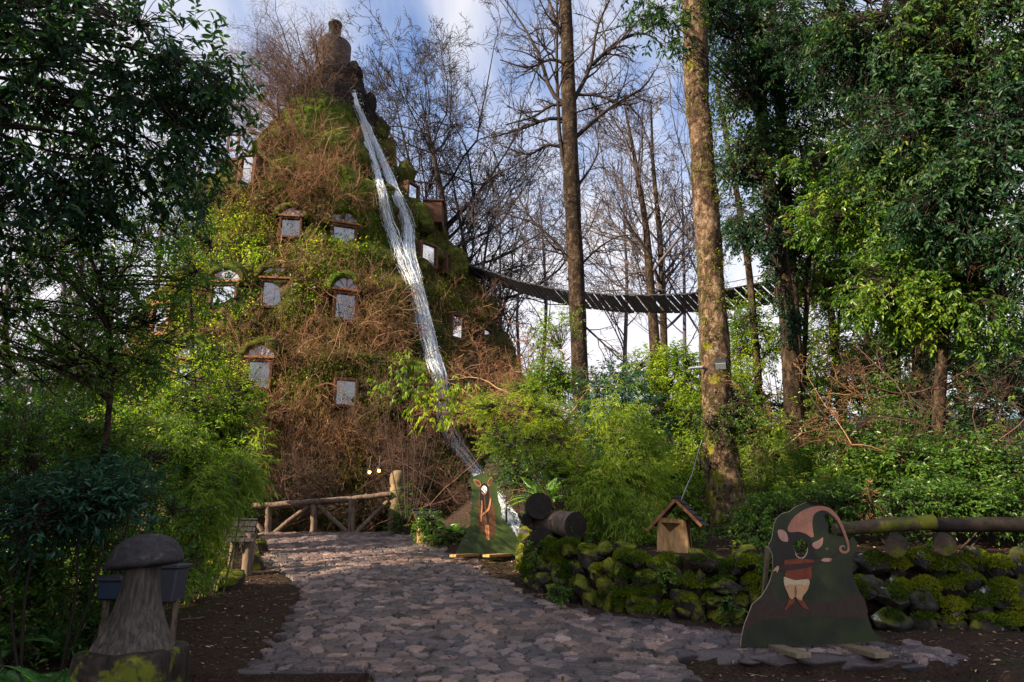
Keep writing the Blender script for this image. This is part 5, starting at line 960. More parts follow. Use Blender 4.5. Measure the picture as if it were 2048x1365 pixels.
def gable(parent, C, ridge, half, slope_l, drop, mt='shingle', rows=5, cols=6, boards=True, bm='frame_wood'):
    """C ridge centre; ridge = half ridge vector; half = horizontal vector to one eave; drop = height fall"""
    mb = MB(); mw = MB(); U = norm(ridge); w = 2 * np.linalg.norm(ridge)
    for sg in (1, -1):
        D = norm(half * sg + np.array([0, 0, -drop])); l = math.hypot(np.linalg.norm(half), drop); Nn = np.cross(U, D); Nn = Nn if Nn[2] > 0 else -Nn
        shingles(mb, C - ridge, U, D, Nn, w, l, rows, cols); R_ = np.stack([U, D, np.cross(U, D)], -1); box(mw, C + D * l / 2 - Nn * .012, (w * .98, l, .018), rot=R_)
    mb.build('shingles', M[mt], parent); mw.build('roof_boards', M[bm], parent)
    mb = MB(); tubes(mb, np.stack([C - ridge * 1.04 + [0, 0, .02], C + ridge * 1.04 + [0, 0, .02]]), np.array([.03, .03]), 8, cap=True); mb.build('ridge_roll', M['shingle'], parent)
# left shelter: two log posts, roof slope facing the path
p0 = gp(480, 1152); Ys = p0[1]; s = pxs(p0); SHL = thing('shingled_shelter', p0, 'small shingled roof on two log posts at the left edge of the path', 'shelter')
C = at(478, 1042, Ys + .1); gable(SHL, C, np.array([.33, .10, 0]), np.array([.07, -.26, 0]), 0, .40, rows=4, cols=6)
for k, (px, r_) in enumerate([(462, 9), (492, 11)]):
    b_ = at(px, 1150, Ys); mb = MB(); pl = np.array([[b_[0], Ys + .02, float(gz(b_[0], Ys)) - .1], [b_[0] + .01, Ys + .03, C[2] - .25]]); tubes(mb, resamp(pl, 10), np.full(10, r_ * s), 14, cap=True, jit=.02); mb.build('post', M['log'], SHL)
mb = MB(); tubes(mb, np.array([C + [-.26, -.06, -.22], C + [.28, .06, -.22]]), np.array([.04, .04]), 10, cap=True); mb.build('crossbeam', M['log'], SHL)
# far shelter, right of the carved post
p0 = at(843, 1092, 18.6); p0[2] = float(gz(p0[0], p0[1])); SH2 = thing('shingled_shelter', p0, 'small shingled roof over one log post, half swallowed by ivy', 'shelter')
C = at(848, 1022, 18.6); gable(SH2, C, np.array([.28, .16, 0]), np.array([.22, -.36, 0]), 0, .42, rows=4, cols=6)
mb = MB(); tubes(mb, resamp(np.array([p0 - [0, 0, .1], [p0[0], p0[1], C[2] - .12]]), 10), np.full(10, .13), 16, cap=True, jit=.02); mb.build('post', M['fresh_wood'], SH2)
mbL, mbW = MB(), MB(); crown(mbL, mbW, [(855, 1055, 18.2, 26, 26, .3, 60), (880, 1085, 18, 30, 20, .3, 50)], .2, 8, .06, .04, droop=.3); mbL.build('ivy', M['leaf_mid'], SH2); mbW.build('ivy_stems', M['twig_dark'], SH2)

# carved log hut (hollow front with a triangular opening under a gable)
def plate(name, loops, O, U, V, Nn, d0, th, mt, parent=None, bev=0.0):
    """flat outline(s) in plane coords -> solid plate; loops[1:] are holes"""
    cu = bpy.data.curves.new(name, 'CURVE'); cu.dimensions = '2D'; cu.fill_mode = 'BOTH'; cu.extrude = th / 2 - bev; cu.bevel_depth = bev; cu.bevel_resolution = 1; cu.offset = -bev
    for lp in loops:
        sp_ = cu.splines.new('POLY'); sp_.points.add(len(lp) - 1); sp_.use_cyclic_u = True
        for q, (a, b_) in zip(sp_.points, lp): q.co = (a, b_, 0, 1)
    tmp = bpy.data.objects.new('tmp', cu); COL.objects.link(tmp); bpy.context.view_layer.update(); me = bpy.data.meshes.new_from_object(tmp.evaluated_get(bpy.context.evaluated_depsgraph_get()))
    bpy.data.objects.remove(tmp); n_ = len(me.vertices); v = np.zeros(n_ * 3, np.float32); me.vertices.foreach_get('co', v); v = v.reshape(-1, 3).astype(float)
    wv = O + v[:, :1] * U + v[:, 1:2] * V + (v[:, 2:3] + d0 + th / 2) * Nn; off = np.zeros(3); p = parent
    while p is not None: off = off + np.array(p.location); p = p.parent
    if parent is None: off = np.array(O)
    me.vertices.foreach_set('co', (wv - off).astype(np.float32).ravel()); me.materials.clear(); me.materials.append(M[mt]); me.update(); me.name = name
    o = bpy.data.objects.new(name, me); COL.objects.link(o)
    if parent is not None: o.parent = parent
    else: o.location = tuple(off)
    return o
YH = 11.9; b0 = at(1351, 1124, YH); s = pxs(b0); HUT = thing('log_hut', b0, 'honey-coloured carved log hut with a triangular opening and a gabled roof on the mossy wall', 'hut')
U = norm(np.array([1., -.40, 0])); V_ = np.array([0, 0, 1.]); Nf = norm(np.array([-.40, -1., 0]))
def hx(pts): return [((a - 1351) * s, (1124 - b_) * s) for a, b_ in pts]
n0 = 26; outl = [(1316, 1122), (1318, 1085), (1320, 1060), (1322, 1042), (1326, 1038), (1350, 1040), (1372, 1043), (1377, 1048), (1380, 1080), (1384, 1122), (1375, 1126), (1362, 1117), (1352, 1112), (1343, 1121), (1330, 1127)]
front = plate('front', [hx(outl), hx([(1328, 1048), (1367, 1050), (1344, 1068)])], b0, U, V_, Nf, .0, .10, 'fresh_wood', HUT, .012)
mb = MB(); a_ = np.linspace(-.1, np.pi + .1, 24); r1, r2 = 33 * s, 27 * s; K = len(a_); vv = []
for zz_ in (0, 40 * s, 82 * s):
    f_ = 1.04 - .06 * zz_ / (82 * s); vv += [b0 + U * r1 * f_ * math.cos(q) - Nf * r1 * .9 * math.sin(q) + [0, 0, zz_] for q in a_] + [b0 + U * r2 * f_ * math.cos(q) - Nf * r2 * .9 * math.sin(q) + [0, 0, zz_] for q in a_]
vv = np.array(vv).reshape(3, 2, K, 3)
for l in range(2):
    for q in range(K - 1):
        for w_ in (0, 1): mb.add(np.array([vv[l, w_, q], vv[l, w_, q + 1], vv[l + 1, w_, q + 1], vv[l + 1, w_, q]]), [[0, 1, 2, 3]], .5, 0, False)
for q in range(K - 1): mb.add(np.array([vv[2, 0, q], vv[2, 0, q + 1], vv[2, 1, q + 1], vv[2, 1, q]]), [[0, 1, 2, 3]])
mb.build('hollow_log', M['fresh_wood'], HUT)
C = at(1356, 998, YH + .05); gable(HUT, C, -Nf * .30, U * .42, 0, .44, rows=5, cols=5, bm='frame_wood')
mb = MB()
for sg, dr_, hw in ((-1, .42, .50), (1, .44, .40)):
    a0 = C + Nf * .33 + [0, 0, -.03]; a1 = a0 + U * sg * hw + [0, 0, -dr_ * hw / .42]; R_ = frame(a1 - a0, Nf); box(mb, (a0 + a1) / 2, (np.linalg.norm(a1 - a0), .05, .03), rot=R_, bev=.005)
mb.build('bargeboard', M['frame_warm'], HUT)
mb = MB()
for sg in (-1, 1): tubes(mb, np.array([b0 + U * sg * .22 - Nf * .18 + [0, 0, .55], [*(C + U * sg * .2 - Nf * .05)[:2], C[2] - .2]]), np.array([.025, .025]), 8)
mb.build('strut', M['log'], HUT)

# log railing
RL = thing('log_railing', at(640, 1070, 21.3), 'rustic railing of peeled logs with crossing braces at the far end of the path', 'railing')
def logt(parent, name, a, b_, r0, r1=None, mt='log', n=18, jit=.02, wob=.02):
    mb = MB(); P = resamp(np.stack([a, (a + b_) / 2 + rng.normal(0, wob, 3), b_]), n); P[1:-1] += rng.normal(0, wob * .25, (n - 2, 3)); tubes(mb, P, np.linspace(r0, r1 or r0, n) * (1 + rng.normal(0, .03, n)), 14, cap=True, jit=jit); return mb.build(name, M[mt], parent)
YR = 21.3; fx = lambda px, py, dy=0: at(px, py, YR + dy)
for a_, b_, w0 in ((538, 1012, 11), (627, 1004, 12), (704, 1000, 13)): p = fx(a_, 1071); logt(RL, 'post', np.array([p[0], p[1], p[2] - .15]), fx(a_, b_), w0 * pxs(p) / 2 * 1.1)
logt(RL, 'rail', fx(505, 1013, -.05), fx(640, 1003, -.05), .095, .085, wob=.03); logt(RL, 'rail', fx(630, 1004, -.02), fx(782, 988, -.02), .085, .08, wob=.03)
for (a_, b_, c_, d_) in ((545, 1070, 621, 1011), (634, 1008, 697, 1066), (712, 1066, 776, 1003), (500, 1040, 530, 1068)): logt(RL, 'brace', fx(a_, b_, .03), fx(c_, d_, .03), .075, .065, wob=.02)
p = fx(790, 1070, .2); tp_ = fx(791, 940, .2); PST = thing('carved_post', (p[0], p[1], p[2] - .2), 'tall round-headed weathered log post at the right end of the railing', 'post')
mb = MB(); r_ = 15 * pxs(p); H_ = tp_[2] - p[2]; lathe(mb, [(r_ * 1.05, -.2), (r_, .3), (r_ * .97, H_ * .5), (r_ * .93, H_ * .72), (r_ * .80, H_ * .74), (r_ * .98, H_ * .78), (r_ * 1.05, H_ * .86), (r_ * .95, H_ * .94), (r_ * .6, H_ * .985), (.01, H_)], p, 40, noise=.03, nsc=2.5); mb.build('shaft', woodmat('post_wood', [(.3, (.07, .05, .03)), (.5, (.18, .13, .075)), (.75, (.33, .25, .14))], grain=(5, 5, .8), moss=(.12, .12, .02), mossw=(.6, .7)), PST)
mbL, mbW = MB(), MB(); crown(mbL, mbW, [(806, 1000, 20.9, 16, 44, .2, 44), (800, 1055, 20.8, 24, 20, .25, 30)], .3, 14, .05, .02, droop=.2, spread=1.3); mbL.build('climbing_fern', M['leaf_mid'], PST); mbW.build('stems', M['twig_dark'], PST)
# lit lamps
m, t, b = mat('lamp_glow', .5, .2); b.inputs['Emission Color'].default_value = (1, .42, .08, 1); b.inputs['Emission Strength'].default_value = 4; M['glow'] = m
for k, (a_, b_) in enumerate(((739, 945), (758, 942))):
    c_ = at(a_, b_, 23.5); o = thing('lamp', c_, ['left one of the two small lit orange lamps in the brambles', 'right one of the two small lit orange lamps in the brambles'][k], 'lamp')
    mb = MB(); blob(mb, c_, .055, noise_=0, n=14); mb.build('bulb', M['glow'], o); mb = MB(); lathe(mb, [(.10, .05), (.085, .10), (.03, .15), (.01, .16)], c_, 16); tubes(mb, np.array([c_ + [0, 0, .15], c_ + [0, .1, .5]]), np.array([.012, .012]), 5); mb.build('lamp_shade', M['black_metal'], o)
# stacked logs at the wall's left end
YL = 13.1
def L3(px, py, dy=0): return at(px, py, YL + dy)
s = pxs(L3(1120, 1040))
for nm, a, b_, r0, r1, lb, mt in (
    ('log', L3(1068, 1040, .9), L3(1152, 1052, -.25), 22 * s, 27 * s, 'broken pinkish log with a black sawn end, on top of its stack', 'log'),
    ('log', L3(1072, 1014, .9), L3(1078, 1012, .1), 25 * s, 26 * s, 'round blackened log slice at the back of the stacked logs', 'log_end'),
    ('log', L3(1052, 1040, .6), L3(1053, 1040, .3), 11 * s, 11 * s, 'small dark log stub at the far left of the stacked logs', 'log_end'),
    ('log', L3(1078, 1074, .8), L3(1086, 1078, -.1), 20 * s, 21 * s, 'dark upright-cut log block under the left of the broken log', 'log_end'),
    ('log', L3(1108, 1082, .5), L3(1158, 1083, .1), 18 * s, 20 * s, 'black log lying lowest, under the sawn end of the broken log', 'log_end')):
    mb = MB(); P = resamp(np.stack([a, (a + b_) / 2, b_]), 22); tubes(mb, P, np.linspace(r0, r1, 22), 26, jit=.0); v = mb.v[0]; v += norm(v - P.mean(0)) * (.035 * fbm(v * 4, 4, 5))[:, None]
    mb.add(v[-26:], [list(range(26))], m=1); mb.add(v[:26][::-1], [list(range(26))], m=1); tag(mb.build(nm, [M[mt], M['log_end']], origin=(a + b_) / 2), lb, 'log', 'logs stacked at the wall corner')
# logs along the right wall
def biglog(a, b_, r0, r1, lb, mt, mend='log_moss', grp='logs topping the right wall', nz_=.03):
    mb = MB(); P = resamp(np.stack([a, (a + b_) / 2 + rng.normal(0, .02, 3), b_]), 40); tubes(mb, P, np.linspace(r0, r1, 40), 28); v = mb.v[0]; v += norm(v - P.mean(0)) * [.3, 1, 1] * (nz_ * fbm(v * 3, 5, 6))[:, None]
    mb.add(v[-28:], [list(range(28))], m=1); mb.add(v[:28][::-1], [list(range(28))], m=1); tag(mb.build('log', [M[mt], M[mend]], origin=(a + b_) / 2), lb, 'log', grp)
s = pxs(at(1800, 1050, 10.9))
biglog(at(1668, 1060, 10.9), at(1868, 1044, 10.8), 12 * s, 15 * s, 'long log thickly furred with yellow-green moss on the right wall', 'log_moss')
biglog(at(1858, 1050, 10.95), at(2110, 1050, 10.6), 14 * s, 15 * s, 'dark bare log running out at the right border on top of the wall', 'log_end')
biglog(at(1795, 1086, 11.3), at(1791, 1095, 10.25), 18 * s, 19 * s, 'round mossy log end poking out of the wall, nearer the painted board', 'log_end', 'log_moss')
biglog(at(1893, 1082, 11.3), at(1890, 1091, 10.25), 18 * s, 19 * s, 'round mossy log end poking out of the wall, nearer the right border', 'log_end', 'log_moss')
# lamps on the thick trunk
def flood(px, py, Yd, d, lb, mt, sc=1.0):
    c_ = at(px, py, Yd); o = thing('floodlight', c_, lb, 'floodlight'); R_ = frame(np.cross(d, [0, 0, 1.]), -np.cross(np.cross(d, [0, 0, 1.]), d)); R_ = np.stack([norm(np.cross(d, [0, 0, 1.])), norm(np.array(d, float)), norm(np.cross(np.cross(d, [0, 0, 1.]), d))], -1)
    mb = MB(); box(mb, c_, (.26 * sc, .16 * sc, .20 * sc), rot=R_, bev=.025); mb.build('housing', M[mt], o); mb = MB(); box(mb, c_ + R_[:, 1] * .09 * sc, (.21 * sc, .01, .15 * sc), rot=R_); mb.build('lens', M['skypane'], o)
    mb = MB(); tubes(mb, np.array([c_ - R_[:, 1] * .05, c_ - R_[:, 1] * .1 + [0, 0, -.12], c_ + [.0, .25, -.14]]), np.array([.015] * 3), 6); mb.build('bracket', M['black_metal'], o)
flood(1441, 728, 14.66, (-.2, -.6, -.7), 'black floodlight clamped to the middle of the thick mottled trunk', 'black_metal', 1.05)
m, t, b = mat('white_metal', .4, .5); b.inputs['Base Color'].default_value = (.32, .34, .37, 1); M['white_metal'] = m
c_ = at(1400, 736, 14.8); o = thing('wall_lamp', c_, 'pale horizontal arm of a slim lamp sticking out left from the thick trunk', 'lamp'); mb = MB(); tubes(mb, np.stack([at(1378, 737, 14.75), at(1404, 735, 14.8)]), np.array([.022, .036]), 10, cap=True); mb.build('lamp_tube', M['white_metal'], o); mb = MB(); tubes(mb, np.stack([at(1404, 735, 14.8), at(1424, 744, 14.85)]), np.array([.03, .03]), 8, cap=True); mb.build('bracket', M['black_metal'], o)
mb = MB(); P = resamp(np.stack([at(*q) for q in ((1362, 1002, 12.0), (1372, 975, 12.3), (1384, 950, 13.0), (1396, 905, 14.0), (1404, 880, 14.6))]), 24); tubes(mb, P, np.full(24, .0065), 6)
tag(mb.build('cable', M['white_metal'], origin=P[0]), 'thin pale cable running from the log hut roof up to the thick trunk', 'cable')
# wooden shed behind the left shrubs
Yw = 16.5; c0 = at(185, 835, Yw); c1 = at(395, 838, Yw); SHD = thing('wooden_shed', ((c0[0] + c1[0]) / 2, Yw + 1.5, 1.0), 'flat-roofed wooden shed mostly hidden by the left shrubs', 'shed')
mb = MB(); box(mb, ((c0[0] + c1[0]) / 2, Yw + 1.4, c0[2] - .06), (c1[0] - c0[0], 3.2, .16), bev=.01); mb.build('roof', M['log'], SHD)
mb = MB(); x = c0[0] + .25
while x < c1[0] - .3: box(mb, (x, Yw + .3, (c0[2] - .15 + .8) / 2), (.17, .03, c0[2] - .15 - .8), rnd=rng.random(), bev=.004); x += .18
mb.build('plank_wall', M['log'], SHD)
mb = MB(); box(mb, ((c0[0] + c1[0]) / 2, Yw + 2.6, (c0[2] - .15 + .8) / 2), (c1[0] - c0[0] - .5, .05, c0[2] - .95)); mb.build('back_wall', M['log_end'], SHD)
# ---------------------------------------------------------------- painted face-in-hole boards
def paint(name, col, rough=.5, var=.25, col2=None, sc=3):
    col = tuple(np.array(col) * .62)
    m, t, b = mat(name, rough, .4); n = noise(t, sc * 2.5, 8, .75); c = ramp(t, n, [(.35, tuple(np.array(col) * (1 - var))), (.65, tuple(np.array(col) * (1 + var)))])
    if col2 is not None:
        c = mixc(t, ramp(t, noise(t, sc * .7, 3), [(.4, 0.), (.6, 1.)]), c, col2)
    c = mixc(t, 1., c, ramp(t, noise(t, 38, 6, .8), [(.36, .55), (.47, 1.), (.68, 1.), (.74, 1.5)]), 'MULTIPLY'); t.links.new(c, b.inputs['Base Color']); bump(t, b, noise(t, 55, 3, .6, coord(t, (1, 1, .1))), .35, .004); M[name] = m
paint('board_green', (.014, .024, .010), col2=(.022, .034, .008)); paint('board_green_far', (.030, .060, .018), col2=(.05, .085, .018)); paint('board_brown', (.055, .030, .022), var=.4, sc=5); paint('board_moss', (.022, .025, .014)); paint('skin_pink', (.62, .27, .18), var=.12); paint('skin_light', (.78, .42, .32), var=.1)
paint('hood', (.020, .014, .012)); paint('tunic', (.30, .055, .018), var=.3); paint('trousers', (.78, .47, .24), var=.12); paint('trousers_light', (.85, .66, .42), var=.06); paint('shoe', (.26, .055, .022)); paint('sleeve', (.055, .022, .016)); paint('fur_brown', (.17, .075, .032), var=.3); paint('fur_light', (.30, .14, .06), var=.2); paint('edge_pale', (.55, .47, .33)); paint('arm_orange', (.80, .36, .18), var=.12); paint('shade_brown', (.35, .15, .07)); paint('neon', (.62, .5, .42), var=.05)
def jag(P, n=3, amp=1.0, seed=0, closed=False):
    g = np.random.default_rng(seed); out_ = []
    P = np.array(P, float)
    for i in range(len(P) - (not closed)):
        a, b_ = P[i], P[(i + 1) % len(P)]; L_ = np.linalg.norm(b_ - a); k = max(1, int(L_ / n))
        for q in range(k): out_.append(a + (b_ - a) * q / k + (g.normal(0, amp, 2) if q or True else 0))
    return [tuple(q) for q in out_]
def smoothloop(P, k=6):
    P = np.array(P, float); n = len(P); out_ = []
    for i in range(n):
        p0, p1, p2, p3 = P[i - 1], P[i], P[(i + 1) % n], P[(i + 2) % n]
        for q in range(k):
            t = q / k; out_.append(tuple(.5 * (2 * p1 + (p2 - p0) * t + (2 * p0 - 5 * p1 + 4 * p2 - p3) * t * t + (3 * p1 - p0 - 3 * p2 + p3) * t ** 3)))
    return out_
def ellp(cx, cy, rx, ry, n=28, rot=0): return [(cx + rx * math.cos(a) * math.cos(rot) - ry * math.sin(a) * math.sin(rot), cy + rx * math.cos(a) * math.sin(rot) + ry * math.sin(a) * math.cos(rot)) for a in np.linspace(0, 2 * np.pi, n, endpoint=False)]
def stroke(pts, ws, k=5):
    """thick tapered stroke -> outline"""
    P = np.array(pts, float); Wd = np.interp(np.linspace(0, 1, len(P) * k), np.linspace(0, 1, len(P)), ws); t = np.linspace(0, len(P) - 1, len(P) * k); Q = np.stack([np.interp(t, np.arange(len(P)), P[:, i]) for i in (0, 1)], -1)
    for _ in range(k): Q[1:-1] = (Q[:-2] + 2 * Q[1:-1] + Q[2:]) / 4
    T = np.gradient(Q, axis=0); T /= np.maximum(np.linalg.norm(T, axis=1, keepdims=True), 1e-9); N_ = np.stack([-T[:, 1], T[:, 0]], -1) * Wd[:, None] / 2
    return [tuple(q) for q in np.vstack([Q + N_, (Q - N_)[::-1]])]
class Board:
    def __init__(s, name, label, Yb, base, cat, X0, Y0, sc):
        s.Y = Yb; s.O = at(*base, Yb); s.s = pxs(s.O); s.o = thing(name, s.O, label, cat); s.base = base; s.X0, s.Y0, s.sc = X0, Y0, sc
    def map(s, P):          # zoomed photo pixels -> board plane metres
        out_ = []
        for a, b_ in P:
            w_ = at(s.X0 + a / s.sc, s.Y0 + b_ / s.sc, s.Y); out_.append((w_[0] - s.O[0], w_[2] - s.O[2]))
        return out_
    def put(s, name, loops, mt, d0, th): return plate(name, [s.map(l) for l in loops], s.O, np.array([1., 0, 0]), np.array([0, 0, 1.]), np.array([0, -1., 0]), d0, th, mt, s.o)
B = Board('painted_board', 'large painted face-in-hole board of a long-capped forest creature sitting on a branch', 9.55, (1620, 1296), 'cutout board', 1480, 990, 5.25)
hole = smoothloop([(560, 500), (600, 475), (650, 470), (690, 490), (710, 540), (708, 590), (685, 645), (640, 670), (595, 655), (568, 610), (556, 550)])
outer = jag([(5, 1620), (12, 1500), (45, 1360), (75, 1290), (110, 1200), (130, 1140), (215, 1080), (275, 990), (320, 890), (345, 780), (340, 700), (345, 620), (300, 560), (295, 530), (330, 480), (345, 390), (355, 300), (390, 240), (440, 195), (520, 180), (560, 140), (620, 110), (700, 80)], 22, 3.5, 1) + [(760, 112), (860, 112), (940, 140), (1010, 200), (1070, 290), (1110, 390), (1140, 500)] + jag([(1180, 440), (1230, 500), (1200, 600), (1170, 700), (1180, 800), (1200, 900), (1250, 1000), (1310, 1100), (1330, 1240), (1380, 1400), (1440, 1480), (1500, 1500), (1530, 1570)], 30, 3, 2)
gap = smoothloop([(890, 205), (940, 215), (1000, 270), (1050, 350), (1080, 420), (1085, 440), (1000, 425), (930, 405), (925, 330), (900, 260)], 4)
B.put('panel', [outer, hole, gap], 'board_green', -.018, .018)
B.put('painted_branch', [smoothloop([(8, 1610), (60, 1350), (130, 1150), (230, 1090), (290, 990), (345, 830), (350, 900), (345, 1040), (420, 1110), (560, 1125), (760, 1135), (920, 1120), (1060, 1090), (1180, 1030), (1250, 1035), (1310, 1110), (1335, 1260), (1200, 1290), (800, 1270), (500, 1300), (200, 1330), (60, 1450)], 3)], 'board_brown', 0, .002)
B.put('painted_cape', [smoothloop([(405, 480), (420, 430), (500, 405), (620, 395), (700, 430), (745, 480), (765, 560), (800, 640), (850, 670), (700, 690), (560, 690), (460, 720), (400, 780), (340, 740), (345, 640), (380, 560)], 4), hole], 'hood', .0021, .002)
B.put('painted_cap', [smoothloop([(510, 320), (560, 240), (640, 175), (730, 135), (820, 118), (900, 125), (960, 155), (1020, 215), (1065, 290), (1105, 390), (1135, 480), (1140, 515), (1120, 512), (1100, 450), (1060, 350), (1010, 260), (950, 200), (900, 170), (850, 165), (800, 185), (770, 220), (757, 300), (768, 400), (772, 440), (740, 445), (690, 410), (610, 388), (540, 395), (500, 375)], 4)], 'skin_pink', .0042, .002)
B.put('painted_tail', [stroke([(1125, 500), (1138, 545), (1135, 590), (1100, 608), (1060, 595), (1045, 560), (1065, 535), (1095, 540), (1100, 560)], [18, 20, 24, 26, 26, 22, 18, 12, 5])], 'skin_pink', .0063, .002)
for n_, lp, mt in (('painted_ear', [(393, 380), (410, 366), (450, 370), (485, 400), (502, 450), (500, 490), (455, 490), (420, 465), (402, 430)], 'skin_light'), ('painted_ear', [(866, 448), (870, 480), (858, 530), (820, 565), (785, 565), (755, 525), (775, 500), (820, 480)], 'skin_light')): B.put(n_, [smoothloop(lp, 4)], mt, .0042, .002)
B.put('painted_hole_rim', [stroke([(575, 590), (588, 635), (615, 662), (650, 668), (685, 645), (706, 595), (708, 545)], [4, 10, 13, 14, 12, 9, 4])], 'neon', .0043, .002)
B.put('painted_tunic', [smoothloop([(470, 690), (560, 675), (640, 668), (720, 680), (780, 690), (745, 760), (750, 830), (745, 880), (700, 885), (640, 885), (560, 895), (510, 870), (470, 850), (480, 800), (470, 740)], 4)], 'tunic', .0063, .002)
B.put('painted_trousers', [smoothloop([(462, 860), (520, 880), (580, 895), (640, 890), (722, 890), (718, 960), (700, 1010), (660, 1060), (640, 1110), (595, 1085), (580, 1060), (560, 1085), (525, 1105), (510, 1060), (475, 980), (456, 910)], 4)], 'trousers', .0084, .002)
B.put('painted_trousers', [smoothloop([(462, 868), (520, 884), (580, 898), (640, 893), (720, 893), (716, 955), (640, 940), (580, 945), (520, 940), (468, 955)], 4)], 'trousers_light', .0105, .0015)
B.put('painted_crease', [stroke([(578, 950), (582, 1010), (578, 1070)], [6, 26, 10])], 'shade_brown', .0105, .0015)
B.put('painted_arm', [smoothloop([(400, 745), (420, 740), (560, 725), (700, 715), (800, 705), (860, 690), (865, 700), (830, 720), (700, 765), (560, 790), (460, 800), (410, 790)], 3)], 'sleeve', .0084, .002)
B.put('painted_arm', [stroke([(940, 690), (990, 650), (1040, 600), (1060, 570)], [16, 26, 30, 14])], 'sleeve', .0042, .002)
for lp in ([(850, 690), (880, 665), (950, 668), (962, 680), (925, 684), (958, 695), (900, 705)], [(398, 745), (405, 775), (385, 820), (378, 795), (345, 805), (352, 785), (378, 755)]): B.put('painted_hand', [smoothloop(lp, 3)], 'skin_light', .0105, .002)
for lp in ([(515, 1080), (545, 1100), (575, 1095), (560, 1130), (520, 1165), (490, 1200), (470, 1212), (468, 1190), (490, 1150)], [(590, 1090), (640, 1110), (655, 1100), (680, 1140), (715, 1190), (718, 1205), (670, 1190), (620, 1140)]): B.put('painted_shoe', [smoothloop(lp, 3)], 'shoe', .0105, .002)
B.put('cut_edge', [stroke([(700, 78), (620, 108), (560, 138), (520, 178), (440, 193), (390, 238), (355, 298), (343, 388), (328, 478), (293, 530), (300, 565), (343, 620), (338, 700), (345, 780)], [3, 5, 5, 6, 5, 5, 6, 5, 5, 5, 5, 4, 4, 3]), stroke([(345, 785), (318, 890), (272, 990), (212, 1080), (128, 1140), (106, 1200), (72, 1290), (42, 1360), (10, 1500), (4, 1600)], [4, 8, 8, 8, 8, 8, 8, 8, 8, 5])], 'edge_pale', .0022, .002)
mb = MB(); z_ = B.O[2]
paint('plank_wood', (.33, .26, .17), var=.25, sc=6)
for (a0, a1) in ((( 1545, 1303), (1598, 1330)), ((1690, 1294), (1748, 1313))):
    p0, p1 = at(*a0, 9.6), None; mb = MB(); d_ = norm(np.array([.22, -1., 0])); l_ = .75; c_ = np.array([p0[0] + .08, 9.35, B.O[2] + .005]); box(mb, c_, (.20, l_, .065), rz=math.atan2(-.22, 1) + 0.44, bev=.006); mb.build('foot', M['plank_wood'], B.o)
for x_ in (-.42, .36): mb = MB(); R_ = frame([0, .62, -1.25], [0, 1, 0]); box(mb, B.O + [x_, .33, .62], (1.4, .045, .07), rot=R_); mb.build('prop', M['plank_wood'], B.o)

# smaller board
C2 = Board('painted_board', 'smaller dark green face-in-hole board painted with a deer-eared brown figure, beside the waterfall', 16.6, (978, 1112), 'cutout board', 900, 940, 7.18)
hole = smoothloop(ellp(490, 292, 42, 66, 10), 3)
outer = jag([(65, 1232), (90, 1180), (130, 1090), (190, 960), (250, 860), (290, 780), (300, 700), (270, 620), (330, 560), (335, 500), (290, 450), (290, 380), (320, 330), (300, 230), (268, 170), (310, 90), (400, 75), (480, 60), (560, 110), (640, 190), (690, 260), (680, 330), (700, 440), (740, 560), (740, 680), (850, 790), (900, 880), (960, 960), (1010, 1080), (1000, 1235)], 32, 5, 3, True)
C2.put('panel', [outer, hole], 'board_green_far', -.018, .018)
C2.put('painted_body', [smoothloop([(440, 210), (540, 205), (575, 320), (600, 450), (635, 560), (658, 700), (655, 850), (610, 960), (560, 1015), (500, 960), (440, 880), (395, 780), (395, 620), (405, 480), (420, 340)], 4), hole], 'fur_brown', 0, .002)
C2.put('painted_shadow', [smoothloop([(452, 215), (535, 210), (560, 330), (560, 460), (540, 560), (545, 640), (560, 700), (545, 790), (500, 640), (450, 560), (430, 450), (430, 350)], 4), hole], 'hood', .0021, .002)
C2.put('painted_chest', [stroke([(495, 375), (502, 480), (512, 600), (510, 700), (512, 790)], [10, 22, 22, 24, 60])], 'fur_brown', .0042, .002)
for lp in ([(340, 140), (400, 150), (440, 190), (442, 225), (415, 242), (375, 215), (350, 175)], [(603, 105), (605, 150), (590, 200), (560, 235), (540, 215), (545, 170), (570, 130)]):
    c_ = np.mean(lp, 0); C2.put('painted_ear', [smoothloop(lp, 4)], 'arm_orange', .0042, .002); C2.put('painted_inner_ear', [smoothloop([tuple(c_ + (np.array(q) - c_) * .8) for q in lp], 4)], 'fur_brown', .0063, .002)
C2.put('painted_hole_rim', [stroke([(448, 290), (455, 335), (490, 366), (526, 335), (533, 280)], [4, 12, 16, 12, 4])], 'fur_light', .0042, .002)
C2.put('painted_arm', [stroke([(455, 440), (460, 540), (450, 640), (448, 745)], [14, 20, 20, 14])], 'arm_orange', .0063, .002)
C2.put('painted_arm', [stroke([(584, 415), (572, 500), (552, 575), (490, 625), (440, 665)], [20, 26, 30, 24, 26])], 'arm_orange', .0084, .002)
C2.put('painted_leg', [[(498, 797), (560, 797), (566, 900), (568, 1005), (545, 1010), (520, 960), (508, 880)]], 'arm_orange', .0084, .002); C2.put('painted_crease', [stroke([(528, 800), (535, 900), (540, 1000)], [6, 8, 5])], 'shade_brown', .0105, .0015)
for x_ in (-.55, .20): mb = MB(); box(mb, C2.O + [x_, -.2, .02], (.22, .75, .06), rz=-.75, bev=.005); mb.build('foot', M['fresh_wood'], C2.o)
for x_ in (-.4, .4): mb = MB(); R_ = frame([0, .6, -1.2], [0, 1, 0]); box(mb, C2.O + [x_, .33, .62], (1.3, .045, .07), rot=R_); mb.build('prop', M['plank_wood'], C2.o)


